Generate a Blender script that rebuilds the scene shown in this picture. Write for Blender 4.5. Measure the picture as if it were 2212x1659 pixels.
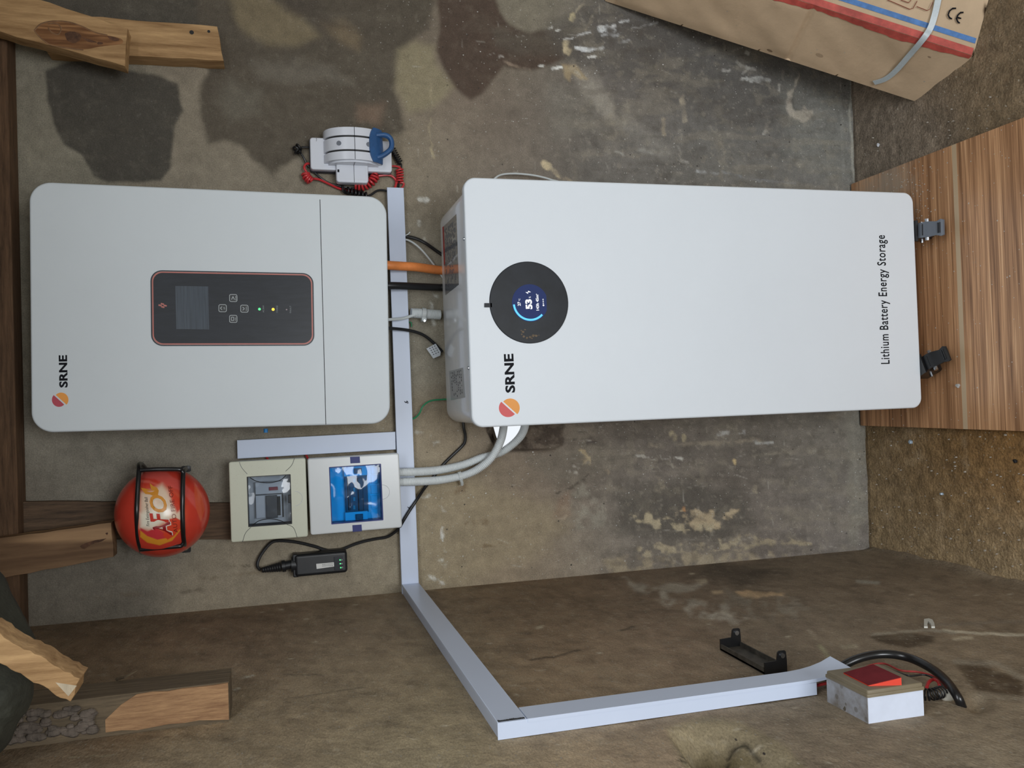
import bpy, bmesh, math, random
import numpy as np
from mathutils import Vector, Matrix
random.seed(7); np.random.seed(7)
for o in list(bpy.data.objects): bpy.data.objects.remove(o)
SC = bpy.context.scene
COL = SC.collection
# ------------------------------------------------------------------ camera
U0, V0 = 1106.0, 829.5
CF = 1840.2245
CP = np.array([-0.1844, -1.8204, 1.4081])
RX, RY, RZ = -.2684, .0281, -.0169
def _R(rx, ry, rz):
    cx, sx = math.cos(rx), math.sin(rx); cy, sy = math.cos(ry), math.sin(ry); cz, sz = math.cos(rz), math.sin(rz)
    return np.array([[cz,-sz,0],[sz,cz,0],[0,0,1]]) @ np.array([[1,0,0],[0,cx,-sx],[0,sx,cx]]) @ np.array([[cy,0,sy],[0,1,0],[-sy,0,cy]])
RM = _R(RX, RY, RZ)
cam = bpy.data.cameras.new('camera'); camo = bpy.data.objects.new('camera', cam); COL.objects.link(camo)
cam.sensor_width = 36; cam.sensor_fit = 'HORIZONTAL'; cam.lens = CF/2212*36; cam.clip_start = .01
right, fwd, up = RM[:,0], RM[:,1], RM[:,2]
m = Matrix.Identity(4)
for i in range(3):
    m[i][0] = -up[i]; m[i][1] = right[i]; m[i][2] = -fwd[i]; m[i][3] = CP[i]
camo.matrix_world = m
SC.camera = camo
# ------------------------------------------------------------------ world, lights, exposure
SC.view_settings.view_transform = 'Standard'; SC.view_settings.look = 'None'
SC.view_settings.gamma = 1; SC.view_settings.use_curve_mapping = False
SC.view_settings.exposure = -0.60
wd = bpy.data.worlds.new('world'); SC.world = wd; wd.use_nodes = True
bg = wd.node_tree.nodes['Background']; bg.inputs[0].default_value = (.90,.95,1,1); bg.inputs[1].default_value = 1.5
al = bpy.data.lights.new('doorway_light', 'AREA'); al.shape = 'RECTANGLE'; al.size = 1.2; al.size_y = 1.0
al.energy = 70; al.color = (.93,.965,1)
alo = bpy.data.objects.new('doorway_light', al); COL.objects.link(alo)
alo.location = (-.2,-3.5,.52); alo.rotation_euler = (math.radians(90),0,0)
sl = bpy.data.lights.new('overhead_fill_light', 'AREA'); sl.shape = 'RECTANGLE'; sl.size = 1.5; sl.size_y = .8; sl.energy = 30; sl.color = (.93,.965,1)  # fill lamp overhead, added to brighten upward-facing surfaces
slo = bpy.data.objects.new('overhead_fill_light', sl); COL.objects.link(slo); slo.location = (.25,-1.95,2.0)
# ------------------------------------------------------------------ helpers
def ray(u, v):
    return RM @ np.array([(V0-v)/CF, 1, (U0-u)/CF])
def hit(u, v, ax, val):
    d = ray(u, v); t = (val-CP[ax])/d[ax]; return CP + d*t
def proj(P):
    q = (np.asarray(P)-CP) @ RM
    return U0-CF*q[...,2]/q[...,1], V0-CF*q[...,0]/q[...,1]
def W(u, v, c=0): return hit(u, v, 1, -c)
AW = -.5901                                   # x of the left wall
def S(u, v, c=0): return hit(u, v, 0, AW+c)
def F(u, v, c=0): return hit(u, v, 2, c)
def s2l(c):
    c = np.asarray(c, float)/255.
    return np.where(c <= .04045, c/12.92, ((c+.055)/1.055)**2.4)
def rgb(r, g, b, k=1.0):
    l = s2l((r,g,b))*k; return (float(l[0]), float(l[1]), float(l[2]), 1)

class Fr:
    """a plane frame: ex right, ez up, en outwards"""
    def __init__(s, O, ex, ez, en, roll=0):
        s.O = np.array(O, float); ex = np.array(ex, float); ez = np.array(ez, float); s.en = np.array(en, float)
        c, n = math.cos(roll), math.sin(roll)
        s.ex = ex*c+ez*n; s.ez = -ex*n+ez*c
    def p(s, a, b, c=0): return s.O+s.ex*a+s.ez*b+s.en*c
    def px(s, u, v, c=0):
        d = ray(u, v); o = s.O+s.en*c
        t = np.dot(o-CP, s.en)/np.dot(d, s.en); q = CP+d*t-o
        return (float(q@s.ex), float(q@s.ez))
BACK = Fr((0,0,0), (1,0,0), (0,0,1), (0,-1,0))
LEFT = Fr((AW,0,0), (0,1,0), (0,0,1), (1,0,0))
FLOOR = Fr((0,0,0), (1,0,0), (0,1,0), (0,0,1))
def rolled(base, ab, roll):
    return Fr(base.p(*ab), base.ex, base.ez, base.en, roll)

class MB:
    def __init__(s): s.v = []; s.f = []
    def add(s, vs, fs):
        o = len(s.v); s.v.extend([tuple(map(float, q)) for q in vs]); s.f.extend([tuple(o+i for i in f) for f in fs]); return s
def inset(poly, d):
    n = len(poly); out = []
    for i in range(n):
        p0, p1, p2 = np.array(poly[i-1]), np.array(poly[i]), np.array(poly[(i+1)%n])
        e1 = p1-p0; e2 = p2-p1
        e1 = e1/(np.linalg.norm(e1)+1e-12); e2 = e2/(np.linalg.norm(e2)+1e-12)
        n1 = np.array([-e1[1], e1[0]]); n2 = np.array([-e2[1], e2[0]])
        b = n1+n2; L = np.dot(b, b)
        b = b/L*2 if L > 1e-6 else n1
        out.append(tuple(p1+b*d))
    return out
def ccw(poly):
    a = sum(poly[i-1][0]*poly[i][1]-poly[i][0]*poly[i-1][1] for i in range(len(poly)))
    return list(poly) if a > 0 else list(poly)[::-1]
def slab(mb, fr, poly, c0, c1, bev=0, seg=3, backbev=0):
    """prism over poly between heights c0 (back) and c1 (front) with rounded front rim"""
    poly = ccw(poly); n = len(poly); rings = []
    if backbev: rings.append(([*inset(poly, backbev)], c0)); rings.append((poly, c0+backbev))
    else: rings.append((poly, c0))
    if bev:
        for k in range(seg+1):
            a = math.pi/2*k/seg
            rings.append((inset(poly, bev*(1-math.cos(a))), c1-bev+bev*math.sin(a)))
        rings.append((inset(poly, bev+.0003), c1))
    else: rings.append((poly, c1))
    vs = []; fs = []
    for pl, c in rings: vs += [fr.p(a, b, c) for a, b in pl]
    for r in range(len(rings)-1):
        for i in range(n):
            j = (i+1) % n
            fs.append((r*n+i, r*n+j, (r+1)*n+j, (r+1)*n+i))
    fs.append(tuple(range(n))[::-1]); k = (len(rings)-1)*n; fs.append(tuple(range(k, k+n)))
    mb.add(vs, fs); return mb
def rrect(cx, cz, w, h, r, n=8):
    pts = []
    for sx, sz, a0 in ((1,1,0),(-1,1,90),(-1,-1,180),(1,-1,270)):
        for k in range(n+1):
            a = math.radians(a0+90*k/n)
            pts.append((cx+sx*(w/2-r)+r*math.cos(a), cz+sz*(h/2-r)+r*math.sin(a)))
    return pts
def rect(x0, x1, z0, z1): return [(x0,z0),(x1,z0),(x1,z1),(x0,z1)]
def ringslab(mb, fr, outer, inner, c0, c1, bev=0):
    outer = ccw(outer); inner = ccw(inner); n = len(outer); assert n == len(inner)
    R = [(outer,c0)]
    if bev:
        for k in range(3):
            a = math.pi/2*k/2; R.append((inset(outer, bev*(1-math.cos(a))), c1-bev+bev*math.sin(a)))
        R.append((inset(outer, bev+.0003), c1))
    else: R.append((outer,c1))
    R += [(inner,c1),(inner,c0)]
    vs = []; fs = []
    for pl, c in R: vs += [fr.p(a,b,c) for a,b in pl]
    m_ = len(R)
    for r in range(m_):
        q = (r+1) % m_
        for i in range(n):
            j = (i+1) % n; fs.append((r*n+i, r*n+j, q*n+j, q*n+i))
    mb.add(vs, fs); return mb
def smooth_path(P, per=8):
    P = [np.array(p, float) for p in P]; out = []
    for i in range(len(P)-1):
        p0 = P[max(i-1,0)]; p1 = P[i]; p2 = P[i+1]; p3 = P[min(i+2,len(P)-1)]
        for k in range(per):
            t = k/per
            out.append(.5*((2*p1)+(-p0+p2)*t+(2*p0-5*p1+4*p2-p3)*t*t+(-p0+3*p1-3*p2+p3)*t**3))
    out.append(P[-1]); return out
def resample(P, step):
    P = np.array(P); d = np.r_[0, np.cumsum(np.linalg.norm(np.diff(P,axis=0),axis=1))]
    n = max(2, int(d[-1]/step)+1); t = np.linspace(0, d[-1], n)
    return np.stack([np.interp(t, d, P[:,k]) for k in range(3)], 1), t
def frames(P):
    P = np.array(P, float); T = np.gradient(P, axis=0); T /= np.linalg.norm(T,axis=1)[:,None]+1e-12
    a = np.array([0,0,1.]) if abs(T[0][2]) < .9 else np.array([1.,0,0])
    N = np.cross(T[0], a); N /= np.linalg.norm(N); Ns = [N]
    for i in range(1, len(P)):
        N = N-T[i]*np.dot(N,T[i]); N /= np.linalg.norm(N)+1e-12; Ns.append(N)
    Ns = np.array(Ns); return T, Ns, np.cross(T, Ns)
def tube(mb, P, r, n=10, cap=True, flat=1.0):
    P = np.array(P, float); T, N, B = frames(P)
    rr = np.full(len(P), r) if np.isscalar(r) else np.array(r)
    vs = []; fs = []
    for i in range(len(P)):
        for k in range(n):
            a = 2*math.pi*k/n; vs.append(P[i]+rr[i]*(math.cos(a)*N[i]+flat*math.sin(a)*B[i]))
    for i in range(len(P)-1):
        for k in range(n):
            j = (k+1) % n; fs.append((i*n+k, i*n+j, (i+1)*n+j, (i+1)*n+k))
    if cap: fs.append(tuple(range(n))[::-1]); fs.append(tuple(range((len(P)-1)*n, len(P)*n)))
    mb.add(vs, fs); return mb
def cyl(mb, p0, p1, r, n=20): return tube(mb, [p0, p1], r, n)
def corrugated(mb, P, r, pitch=.0034, amp=.0019, n=14):
    Q, t = resample(P, pitch/4); rr = r-amp*.5+amp*.5*np.sign(np.sin(2*np.pi*t/pitch+.4))*np.abs(np.sin(2*np.pi*t/pitch+.4))**.5
    return tube(mb, Q, rr, n)
def coil(P, R, turns, per=12):
    """helix around the smooth path P"""
    Q, t = resample(P, .0006); T, N, B = frames(Q); L = t[-1]
    n = int(turns*per); tt = np.linspace(0, L, n+1); out = []
    for k, s in enumerate(tt):
        i = min(int(s/L*(len(Q)-1)), len(Q)-1); a = 2*math.pi*k/per
        out.append(Q[i]+R*(math.cos(a)*N[i]+math.sin(a)*B[i]))
    return out
def sphere(mb, c, r, nu=24, nv=14, sc=(1,1,1)):
    vs = []; fs = []
    for i in range(nv+1):
        th = math.pi*i/nv
        for j in range(nu):
            ph = 2*math.pi*j/nu
            vs.append((c[0]+sc[0]*r*math.sin(th)*math.cos(ph), c[1]+sc[1]*r*math.sin(th)*math.sin(ph), c[2]+sc[2]*r*math.cos(th)))
    for i in range(nv):
        for j in range(nu):
            k = (j+1) % nu; fs.append((i*nu+j, (i+1)*nu+j, (i+1)*nu+k, i*nu+k))
    mb.add(vs, fs); return mb
def mkmesh(name, mb, mat, loc=(0,0,0), sharp=32):
    me = bpy.data.meshes.new(name); L = np.array(loc, float)
    me.from_pydata([tuple(np.array(v)-L) for v in mb.v], [], mb.f)
    bm = bmesh.new(); bm.from_mesh(me); bmesh.ops.remove_doubles(bm, verts=bm.verts, dist=1e-6)
    bmesh.ops.recalc_face_normals(bm, faces=bm.faces); bm.to_mesh(me); bm.free()
    me.shade_smooth(); me.set_sharp_from_angle(angle=math.radians(sharp))
    if mat: me.materials.append(mat)
    return me
def tag(o, label=None, cat=None, group=None, kind=None):
    if label: o['label'] = label
    if cat: o['category'] = cat
    if group: o['group'] = group
    if kind: o['kind'] = kind
    return o
SPLIT = {'tread_rib','bolt','knot','emblem','centre_seam','door_ridge','pen_mark','moulded_line','toggle_bar','dark_slot'}
def islands(mb):
    p = list(range(len(mb.v)))
    def fd(i):
        while p[i] != i: p[i] = p[p[i]]; i = p[i]
        return i
    for f in mb.f:
        for k in f[1:]: p[fd(k)] = fd(f[0])
    g = {}
    for f in mb.f: g.setdefault(fd(f[0]), []).append(f)
    out = []
    for fs in g.values():
        ids = sorted({i for f in fs for i in f}); mp = {i: k for k, i in enumerate(ids)}
        q = MB(); q.v = [mb.v[i] for i in ids]; q.f = [tuple(mp[i] for i in f) for f in fs]; out.append(q)
    return out
class Thing:
    def __init__(s, name, label, cat, loc, group=None):
        s.loc = np.array(loc, float); s.e = bpy.data.objects.new(name, None); COL.objects.link(s.e)
        s.e.location = s.loc; s.e.empty_display_size = .05; tag(s.e, label, cat, group)
    def part(s, name, mb, mat, parent=None, label=None, sharp=32, kind=None):
        if name in SPLIT:
            for q in islands(mb): o = s._part(name, q, mat, parent, label, sharp, kind)
            return o
        if name in ('fine_print','bark','dust_smudge','growth_ring','printed_outline','frayed_cut'): kind = 'stuff'
        return s._part(name, mb, mat, parent, label, sharp, kind)
    def _part(s, name, mb, mat, parent=None, label=None, sharp=32, kind=None):
        o = bpy.data.objects.new(name, mkmesh(name, mb, mat, s.loc, sharp)); COL.objects.link(o)
        o.parent = parent or s.e
        if label: o['label'] = label
        if kind: o['kind'] = kind
        return o
def solo(name, label, cat, mb, mat, group=None, sharp=32, kind=None):
    a = np.array(mb.v); c = (a.min(0)+a.max(0))/2
    o = bpy.data.objects.new(name, mkmesh(name, mb, mat, c, sharp)); o.location = c; COL.objects.link(o)
    return tag(o, label, cat, group, kind)
# text ---------------------------------------------------------------
def textmesh(s, off=0.0, shear=0.0, spacing=1.0):
    cu = bpy.data.curves.new('t', 'FONT'); cu.body = s; cu.size = 1; cu.offset = off; cu.shear = shear; cu.space_character = spacing
    cu.resolution_u = 3
    ob = bpy.data.objects.new('t', cu); COL.objects.link(ob); bpy.context.view_layer.update()
    dg = bpy.context.evaluated_depsgraph_get(); me = bpy.data.meshes.new_from_object(ob.evaluated_get(dg))
    v = np.array([tuple(q.co) for q in me.vertices]); f = [tuple(p.vertices) for p in me.polygons]
    bpy.data.objects.remove(ob); bpy.data.curves.remove(cu); bpy.data.meshes.remove(me)
    return v[:, :2], f
def text_on(mb, fr, s, pA, pB, hgt, c, off=0.0, shear=0.0, spacing=1.0, hup=None):
    """s between frame points pA and pB on its baseline, glyph box height hgt (m), lying at height c"""
    v, f = textmesh(s, off, shear, spacing)
    x0, x1 = v[:,0].min(), v[:,0].max(); y1 = v[:,1].max(); yb = 0
    pA = np.array(pA); pB = np.array(pB); ax = pB-pA; L = np.linalg.norm(ax); ax = ax/L; ay = np.array([-ax[1], ax[0]])
    k = L/(x1-x0); ky = hgt/(y1-yb)
    q = [pA+ax*(a-x0)*k+ay*b*ky for a, b in v]
    mb.add([fr.p(a, b, c) for a, b in q], f); return mb
def tpx(mb, fr, s, A, B, hpx, c, **k):
    a = fr.px(*A, c); b = fr.px(*B, c); d = fr.px(A[0]-hpx, A[1], c)
    return text_on(mb, fr, s, a, b, math.dist(a, d), c, **k)
def flat(mb, fr, poly, c, t=.0003):
    return slab(mb, fr, poly, c-.0002, c+t)
def pxs(fr, pts, c): return [fr.px(u, v, c) for u, v in pts]
# ------------------------------------------------------------------ materials
def mat(name, col, rough=.5, metal=0, spec=.5, noise=None, bump=None, coat=0, emit=None, estr=1, stretch=(1,1,1), specks=None, col2=None, alpha=None, vcol=None):
    M = bpy.data.materials.new(name); M.use_nodes = True; nt = M.node_tree; N = nt.nodes; L = nt.links
    b = N['Principled BSDF']; b.inputs['Roughness'].default_value = rough; b.inputs['Metallic'].default_value = metal
    b.inputs['Specular IOR Level'].default_value = spec; b.inputs['Coat Weight'].default_value = coat
    b.inputs['Coat Roughness'].default_value = .05
    b.inputs['Base Color'].default_value = col
    tc = N.new('ShaderNodeTexCoord'); mp = N.new('ShaderNodeMapping'); mp.inputs['Scale'].default_value = stretch
    L.new(tc.outputs['Object'], mp.inputs['Vector']); cur = None
    if vcol:
        at = N.new('ShaderNodeAttribute'); at.attribute_name = vcol; cur = at.outputs['Color']
    if noise:
        more_n = noise[1:] if isinstance(noise, list) else []
        sc, amt = noise[0] if isinstance(noise, list) else noise; nz = N.new('ShaderNodeTexNoise'); nz.inputs['Scale'].default_value = sc; nz.inputs['Detail'].default_value = 8; nz.inputs['Roughness'].default_value = .65
        L.new(mp.outputs[0], nz.inputs['Vector'])
        if cur is None:
            mx = N.new('ShaderNodeMix'); mx.data_type = 'RGBA'
            c2 = col2 or tuple(x*(1-amt) for x in col[:3])+(1,)
            mx.inputs['A'].default_value = c2; mx.inputs['B'].default_value = col if col2 else tuple(min(1,x*(1+amt)) for x in col[:3])+(1,)
            mr = N.new('ShaderNodeMapRange'); mr.inputs[1].default_value = .3; mr.inputs[2].default_value = .7
            L.new(nz.outputs['Fac'], mr.inputs[0]); L.new(mr.outputs[0], mx.inputs['Factor']); cur = mx.outputs['Result']
        else:
            mr = N.new('ShaderNodeMapRange'); mr.inputs[1].default_value = .3; mr.inputs[2].default_value = .7; mr.inputs[3].default_value = 1-amt; mr.inputs[4].default_value = 1+amt
            L.new(nz.outputs['Fac'], mr.inputs[0]); vm = N.new('ShaderNodeVectorMath'); vm.operation = 'SCALE'
            L.new(cur, vm.inputs[0]); L.new(mr.outputs[0], vm.inputs['Scale']); cur = vm.outputs[0]
        for sc, amt in more_n:
            nz = N.new('ShaderNodeTexNoise'); nz.inputs['Scale'].default_value = sc; nz.inputs['Detail'].default_value = 4; L.new(mp.outputs[0], nz.inputs['Vector'])
            mr = N.new('ShaderNodeMapRange'); mr.inputs[1].default_value = .3; mr.inputs[2].default_value = .7; mr.inputs[3].default_value = 1-amt; mr.inputs[4].default_value = 1+amt
            L.new(nz.outputs['Fac'], mr.inputs[0]); vm = N.new('ShaderNodeVectorMath'); vm.operation = 'SCALE'
            L.new(cur, vm.inputs[0]); L.new(mr.outputs[0], vm.inputs['Scale']); cur = vm.outputs[0]
    if specks:
        for (sc, th, prob, sc_col, st) in specks:
            mp2 = N.new('ShaderNodeMapping'); mp2.inputs['Scale'].default_value = st; L.new(tc.outputs['Object'], mp2.inputs['Vector'])
            vo = N.new('ShaderNodeTexVoronoi'); vo.inputs['Scale'].default_value = sc; L.new(mp2.outputs[0], vo.inputs['Vector'])
            lt = N.new('ShaderNodeMath'); lt.operation = 'LESS_THAN'; lt.inputs[1].default_value = th; L.new(vo.outputs['Distance'], lt.inputs[0])
            sp = N.new('ShaderNodeSeparateColor'); L.new(vo.outputs['Color'], sp.inputs[0])
            l2 = N.new('ShaderNodeMath'); l2.operation = 'LESS_THAN'; l2.inputs[1].default_value = prob; L.new(sp.outputs[0], l2.inputs[0])
            mu = N.new('ShaderNodeMath'); mu.operation = 'MULTIPLY'; L.new(lt.outputs[0], mu.inputs[0]); L.new(l2.outputs[0], mu.inputs[1])
            mu2 = N.new('ShaderNodeMath'); mu2.operation = 'MULTIPLY'; L.new(mu.outputs[0], mu2.inputs[0]); L.new(sp.outputs[1], mu2.inputs[1])
            if vcol:
                mu3 = N.new('ShaderNodeMath'); mu3.operation = 'MULTIPLY'; L.new(mu2.outputs[0], mu3.inputs[0]); L.new(at.outputs['Alpha'], mu3.inputs[1]); mu2 = mu3
            mx = N.new('ShaderNodeMix'); mx.data_type = 'RGBA'; L.new(mu2.outputs[0], mx.inputs['Factor'])
            if cur is None: mx.inputs['A'].default_value = col
            else: L.new(cur, mx.inputs['A'])
            mx.inputs['B'].default_value = sc_col; cur = mx.outputs['Result']
    if cur is not None: L.new(cur, b.inputs['Base Color'])
    if bump:
        h = None
        for sc, dist in (bump if isinstance(bump, list) else [bump]):
            nz = N.new('ShaderNodeTexNoise'); nz.inputs['Scale'].default_value = sc; nz.inputs['Detail'].default_value = 6; L.new(mp.outputs[0], nz.inputs['Vector'])
            bp = N.new('ShaderNodeBump'); bp.inputs['Distance'].default_value = dist; bp.inputs['Strength'].default_value = 1
            L.new(nz.outputs['Fac'], bp.inputs['Height'])
            if h: L.new(h, bp.inputs['Normal'])
            h = bp.outputs[0]
        L.new(h, b.inputs['Normal'])
    if emit:
        b.inputs['Emission Color'].default_value = emit; b.inputs['Emission Strength'].default_value = estr
    if alpha is not None: b.inputs['Alpha'].default_value = alpha
    return M
def pane(name, tint, refl=.12, rough=.03):
    M = bpy.data.materials.new(name); M.use_nodes = True; nt = M.node_tree; N = nt.nodes; L = nt.links
    for n in list(N):
        if n.type != 'OUTPUT_MATERIAL': N.remove(n)
    out = [n for n in N][0]
    tr = N.new('ShaderNodeBsdfTransparent'); tr.inputs[0].default_value = tint
    gl = N.new('ShaderNodeBsdfGlossy'); gl.inputs['Roughness'].default_value = rough
    lw = N.new('ShaderNodeLayerWeight'); lw.inputs['Blend'].default_value = .35
    nz = N.new('ShaderNodeTexNoise'); nz.inputs['Scale'].default_value = 18; tc = N.new('ShaderNodeTexCoord'); L.new(tc.outputs['Object'], nz.inputs['Vector'])
    bp = N.new('ShaderNodeBump'); bp.inputs['Distance'].default_value = .005; L.new(nz.outputs[0], bp.inputs['Height']); L.new(bp.outputs[0], gl.inputs['Normal'])
    ad = N.new('ShaderNodeMath'); ad.inputs[1].default_value = refl; L.new(lw.outputs['Fresnel'], ad.inputs[0]); ad.use_clamp = True
    mx = N.new('ShaderNodeMixShader'); L.new(ad.outputs[0], mx.inputs[0]); L.new(tr.outputs[0], mx.inputs[1]); L.new(gl.outputs[0], mx.inputs[2])
    L.new(mx.outputs[0], out.inputs[0]); return M
def wood(name, ca, cb, grain='z', scale=1.0, rough=.7, rings=.5, dark=None):
    M = bpy.data.materials.new(name); M.use_nodes = True; nt = M.node_tree; N = nt.nodes; L = nt.links; b = N['Principled BSDF']
    b.inputs['Roughness'].default_value = rough; b.inputs['Specular IOR Level'].default_value = .3
    tc = N.new('ShaderNodeTexCoord'); mp = N.new('ShaderNodeMapping')
    st = {'z':(14,14,1.3),'x':(1.3,14,14),'y':(14,1.3,14)}[grain]; mp.inputs['Scale'].default_value = tuple(q*scale for q in st)
    L.new(tc.outputs['Object'], mp.inputs[0])
    wv = N.new('ShaderNodeTexNoise'); wv.inputs['Scale'].default_value = 1.3; wv.inputs['Detail'].default_value = 3; wv.inputs['Distortion'].default_value = .8; L.new(mp.outputs[0], wv.inputs['Vector'])
    ml = N.new('ShaderNodeMath'); ml.operation = 'MULTIPLY'; ml.inputs[1].default_value = 22; L.new(wv.outputs[0], ml.inputs[0])
    sn = N.new('ShaderNodeMath'); sn.operation = 'SINE'; L.new(ml.outputs[0], sn.inputs[0])
    mr = N.new('ShaderNodeMapRange'); mr.inputs[1].default_value = -1; mr.inputs[2].default_value = 1; L.new(sn.outputs[0], mr.inputs[0])
    nz = N.new('ShaderNodeTexNoise'); nz.inputs['Scale'].default_value = 7; nz.inputs['Detail'].default_value = 10; nz.inputs['Roughness'].default_value = .75; L.new(mp.outputs[0], nz.inputs['Vector'])
    nr = N.new('ShaderNodeMapRange'); nr.inputs[1].default_value = .32; nr.inputs[2].default_value = .66; L.new(nz.outputs[0], nr.inputs[0]); nz = nr
    mx = N.new('ShaderNodeMix'); mx.data_type = 'FLOAT'; mx.inputs['Factor'].default_value = rings; L.new(nz.outputs[0], mx.inputs['A']); L.new(mr.outputs[0], mx.inputs['B'])
    mc = N.new('ShaderNodeMix'); mc.data_type = 'RGBA'; L.new(mx.outputs['Result'], mc.inputs['Factor']); mc.inputs['A'].default_value = ca; mc.inputs['B'].default_value = cb
    L.new(mc.outputs['Result'], b.inputs['Base Color'])
    bp = N.new('ShaderNodeBump'); bp.inputs['Distance'].default_value = .0008; L.new(mx.outputs['Result'], bp.inputs['Height']); L.new(bp.outputs[0], b.inputs['Normal'])
    return M
M_white = mat('white_powder_coat', (.79,.85,.91,1), .42, spec=.45, noise=(3,.02), bump=(1500,.00003))
M_whitein = mat('white_sheet_cover', (.67,.725,.76,1), .5, spec=.4, noise=(2.5,.03))
M_case = mat('grey_case', (.86,.89,.92,1), .22, spec=.8, coat=.5, noise=(40,.03))
M_pvc = mat('white_pvc', (.60,.68,.84,1), .35, spec=.5, noise=(6,.02))
M_black = mat('black_plastic', (.012,.013,.015,1), .38, spec=.5, noise=(30,.3))
M_blackm = mat('black_metal', (.01,.01,.011,1), .28, spec=.6)
M_panel = mat('dark_panel', (.011,.014,.020,1), .36, spec=.35, noise=(25,.35), stretch=(6,1,1))
M_screen = mat('grey_screen', (.05,.065,.085,1), .3, spec=.4, noise=(40,.35), stretch=(.3,1,12))
M_orange = mat('copper_red_trim', (.50,.16,.13,1), .4)
M_ink = mat('black_ink', (.006,.007,.011,1), .6, spec=.15)
M_logored = mat('logo_red', (.72,.10,.10,1), .5); M_logodr = mat('logo_dark_red', (.50,.06,.09,1), .5)
M_logoor = mat('logo_orange', (.90,.36,.06,1), .5)
M_glyph = mat('white_print', (.55,.6,.62,1), .5)
M_glyphd = mat('grey_print', (.25,.28,.3,1), .5)
M_green = mat('green_led', (.1,.8,.25,1), .3, emit=(.1,1,.3,1), estr=1.2)
M_yellow = mat('yellow_led', (1,.7,.05,1), .3, emit=(1,.62,.04,1), estr=1.5)
M_faint = mat('unlit_led', (.3,.22,.25,1), .3)
M_disc = mat('black_disc', (.010,.013,.018,1), .45, spec=.3, noise=(22,.45))
M_lcd = mat('blue_display', (.010,.018,.06,1), .5, spec=.2, emit=(.010,.022,.105,1), estr=1)
M_lcdw = mat('white_display_digits', (.8,.8,.8,1), .5, emit=(.9,.95,1,1), estr=1)
M_lcdc = mat('cyan_display_arc', (.1,.5,.8,1), .5, emit=(.10,.55,1,1), estr=1)
M_dust = mat('tan_dust', (.16,.12,.08,1), .9, noise=(90,.5))
M_sticker = mat('grey_sticker', (.27,.29,.32,1), .10, spec=.8, noise=(120,.2), stretch=(1,6,1), coat=.8)
M_stick2 = mat('light_sticker', (.50,.54,.58,1), .25, spec=.6)
M_cable = mat('black_cable', (.012,.012,.013,1), .4); M_orangec = mat('orange_cable', (.85,.27,.07,1), .45, noise=(60,.12))
M_whitec = mat('white_cable', (.62,.66,.66,1), .45); M_greenc = mat('green_cable', (.03,.28,.12,1), .4)
M_redc = mat('red_cable', (.55,.035,.04,1), .35); M_redd = mat('dusty_red_cable', (.42,.04,.035,1), .55, noise=(60,.3))
M_cond = mat('grey_conduit', (.70,.74,.75,1), .5, noise=(50,.06))
M_cream = mat('cream_plastic', (.60,.62,.50,1), .32, spec=.5, noise=(4,.04), specks=[(420,.18,.2,(.42,.40,.3,1),(1,1,1))])
M_wbox = mat('white_plastic', (.66,.69,.70,1), .22, spec=.55, noise=(5,.03))
M_smoke = pane('smoky_clear_plastic', (.72,.77,.82,1), .0, .06)
M_bluepane = pane('blue_clear_plastic', (.10,.60,1,1), .0, .06)
M_navy = mat('navy_plastic', (.02,.03,.17,1), .4, spec=.3)
M_inner = mat('grey_inner_plastic', (.66,.68,.71,1), .4); M_innerw = mat('pale_inner_plastic', (.85,.88,.9,1), .4)
M_dkgrey = mat('dark_grey_plastic', (.06,.065,.075,1), .4); M_teal = mat('teal_plastic', (.03,.35,.32,1), .35)
M_redt = mat('maroon_plastic', (.30,.03,.05,1), .4); M_brk = mat('breaker_grey', (.60,.63,.68,1), .35)
M_dev = mat('white_abs', (.70,.73,.80,1), .28, spec=.55, noise=(4,.02)); M_bluep = mat('blue_rubbery_plastic', (.030,.105,.27,1), .42, noise=(60,.2))
M_btn = mat('grey_button', (.20,.22,.26,1), .5); M_slot = mat('slot_black', (.01,.01,.01,1), .5)
M_steel = mat('zinc_steel', (.55,.58,.62,1), .25, metal=1, noise=(40,.2)); M_lever = mat('grey_lever', (.13,.15,.18,1), .3, spec=.6)
M_card = mat('brown_cardboard', (.60,.45,.30,1), .8, spec=.2, noise=(7,.14), bump=[(9,.0012),(60,.0005),(300,.0002)], specks=[(60,.12,.25,(.45,.4,.32,1),(1,1,1)),(40,.2,.12,(.16,.10,.06,1),(1,1,.4))])
M_cardred = mat('red_printed_card', (.50,.085,.065,1), .65, noise=(40,.35)); M_cardblue = mat('blue_printed_card', (.07,.20,.48,1), .6, noise=(60,.3))
M_strap = mat('white_strapping', (.50,.57,.60,1), .35, noise=(300,.08))
M_bark = mat('grey_bark', (.11,.088,.07,1), .9, noise=(40,.6), bump=(60,.006))
M_tarp = mat('dark_green_cloth', (.036,.037,.026,1), .85, noise=(14,.45), bump=[(9,.02),(200,.001)])
M_lid = mat('tan_lid', (.20,.165,.105,1), .45, noise=(14,.15)); M_boxw = mat('white_box_side', (.66,.72,.85,1), .4, noise=(30,.05))
M_boxd = mat('mud_spattered_side', (.50,.54,.62,1), .5, noise=(24,.5), col2=(.17,.14,.10,1), specks=[(110,.38,.5,(.10,.08,.05,1),(1,1,1))]); M_redsq = mat('red_label', (.17,.022,.028,1), .85, spec=.15, noise=(20,.3))
M_redsw = mat('bright_red_plastic', (.75,.05,.02,1), .4)
M_brdirt = mat('dusty_black_metal', (.055,.048,.038,1), .6, noise=(60,.7))
M_mortar = mat('mortar_lump', (.26,.21,.15,1), .9, noise=(60,.25), bump=(120,.002))
M_blue_glass = mat('blue_glass_chip', (.35,.45,.55,1), .2, spec=.7)
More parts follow.
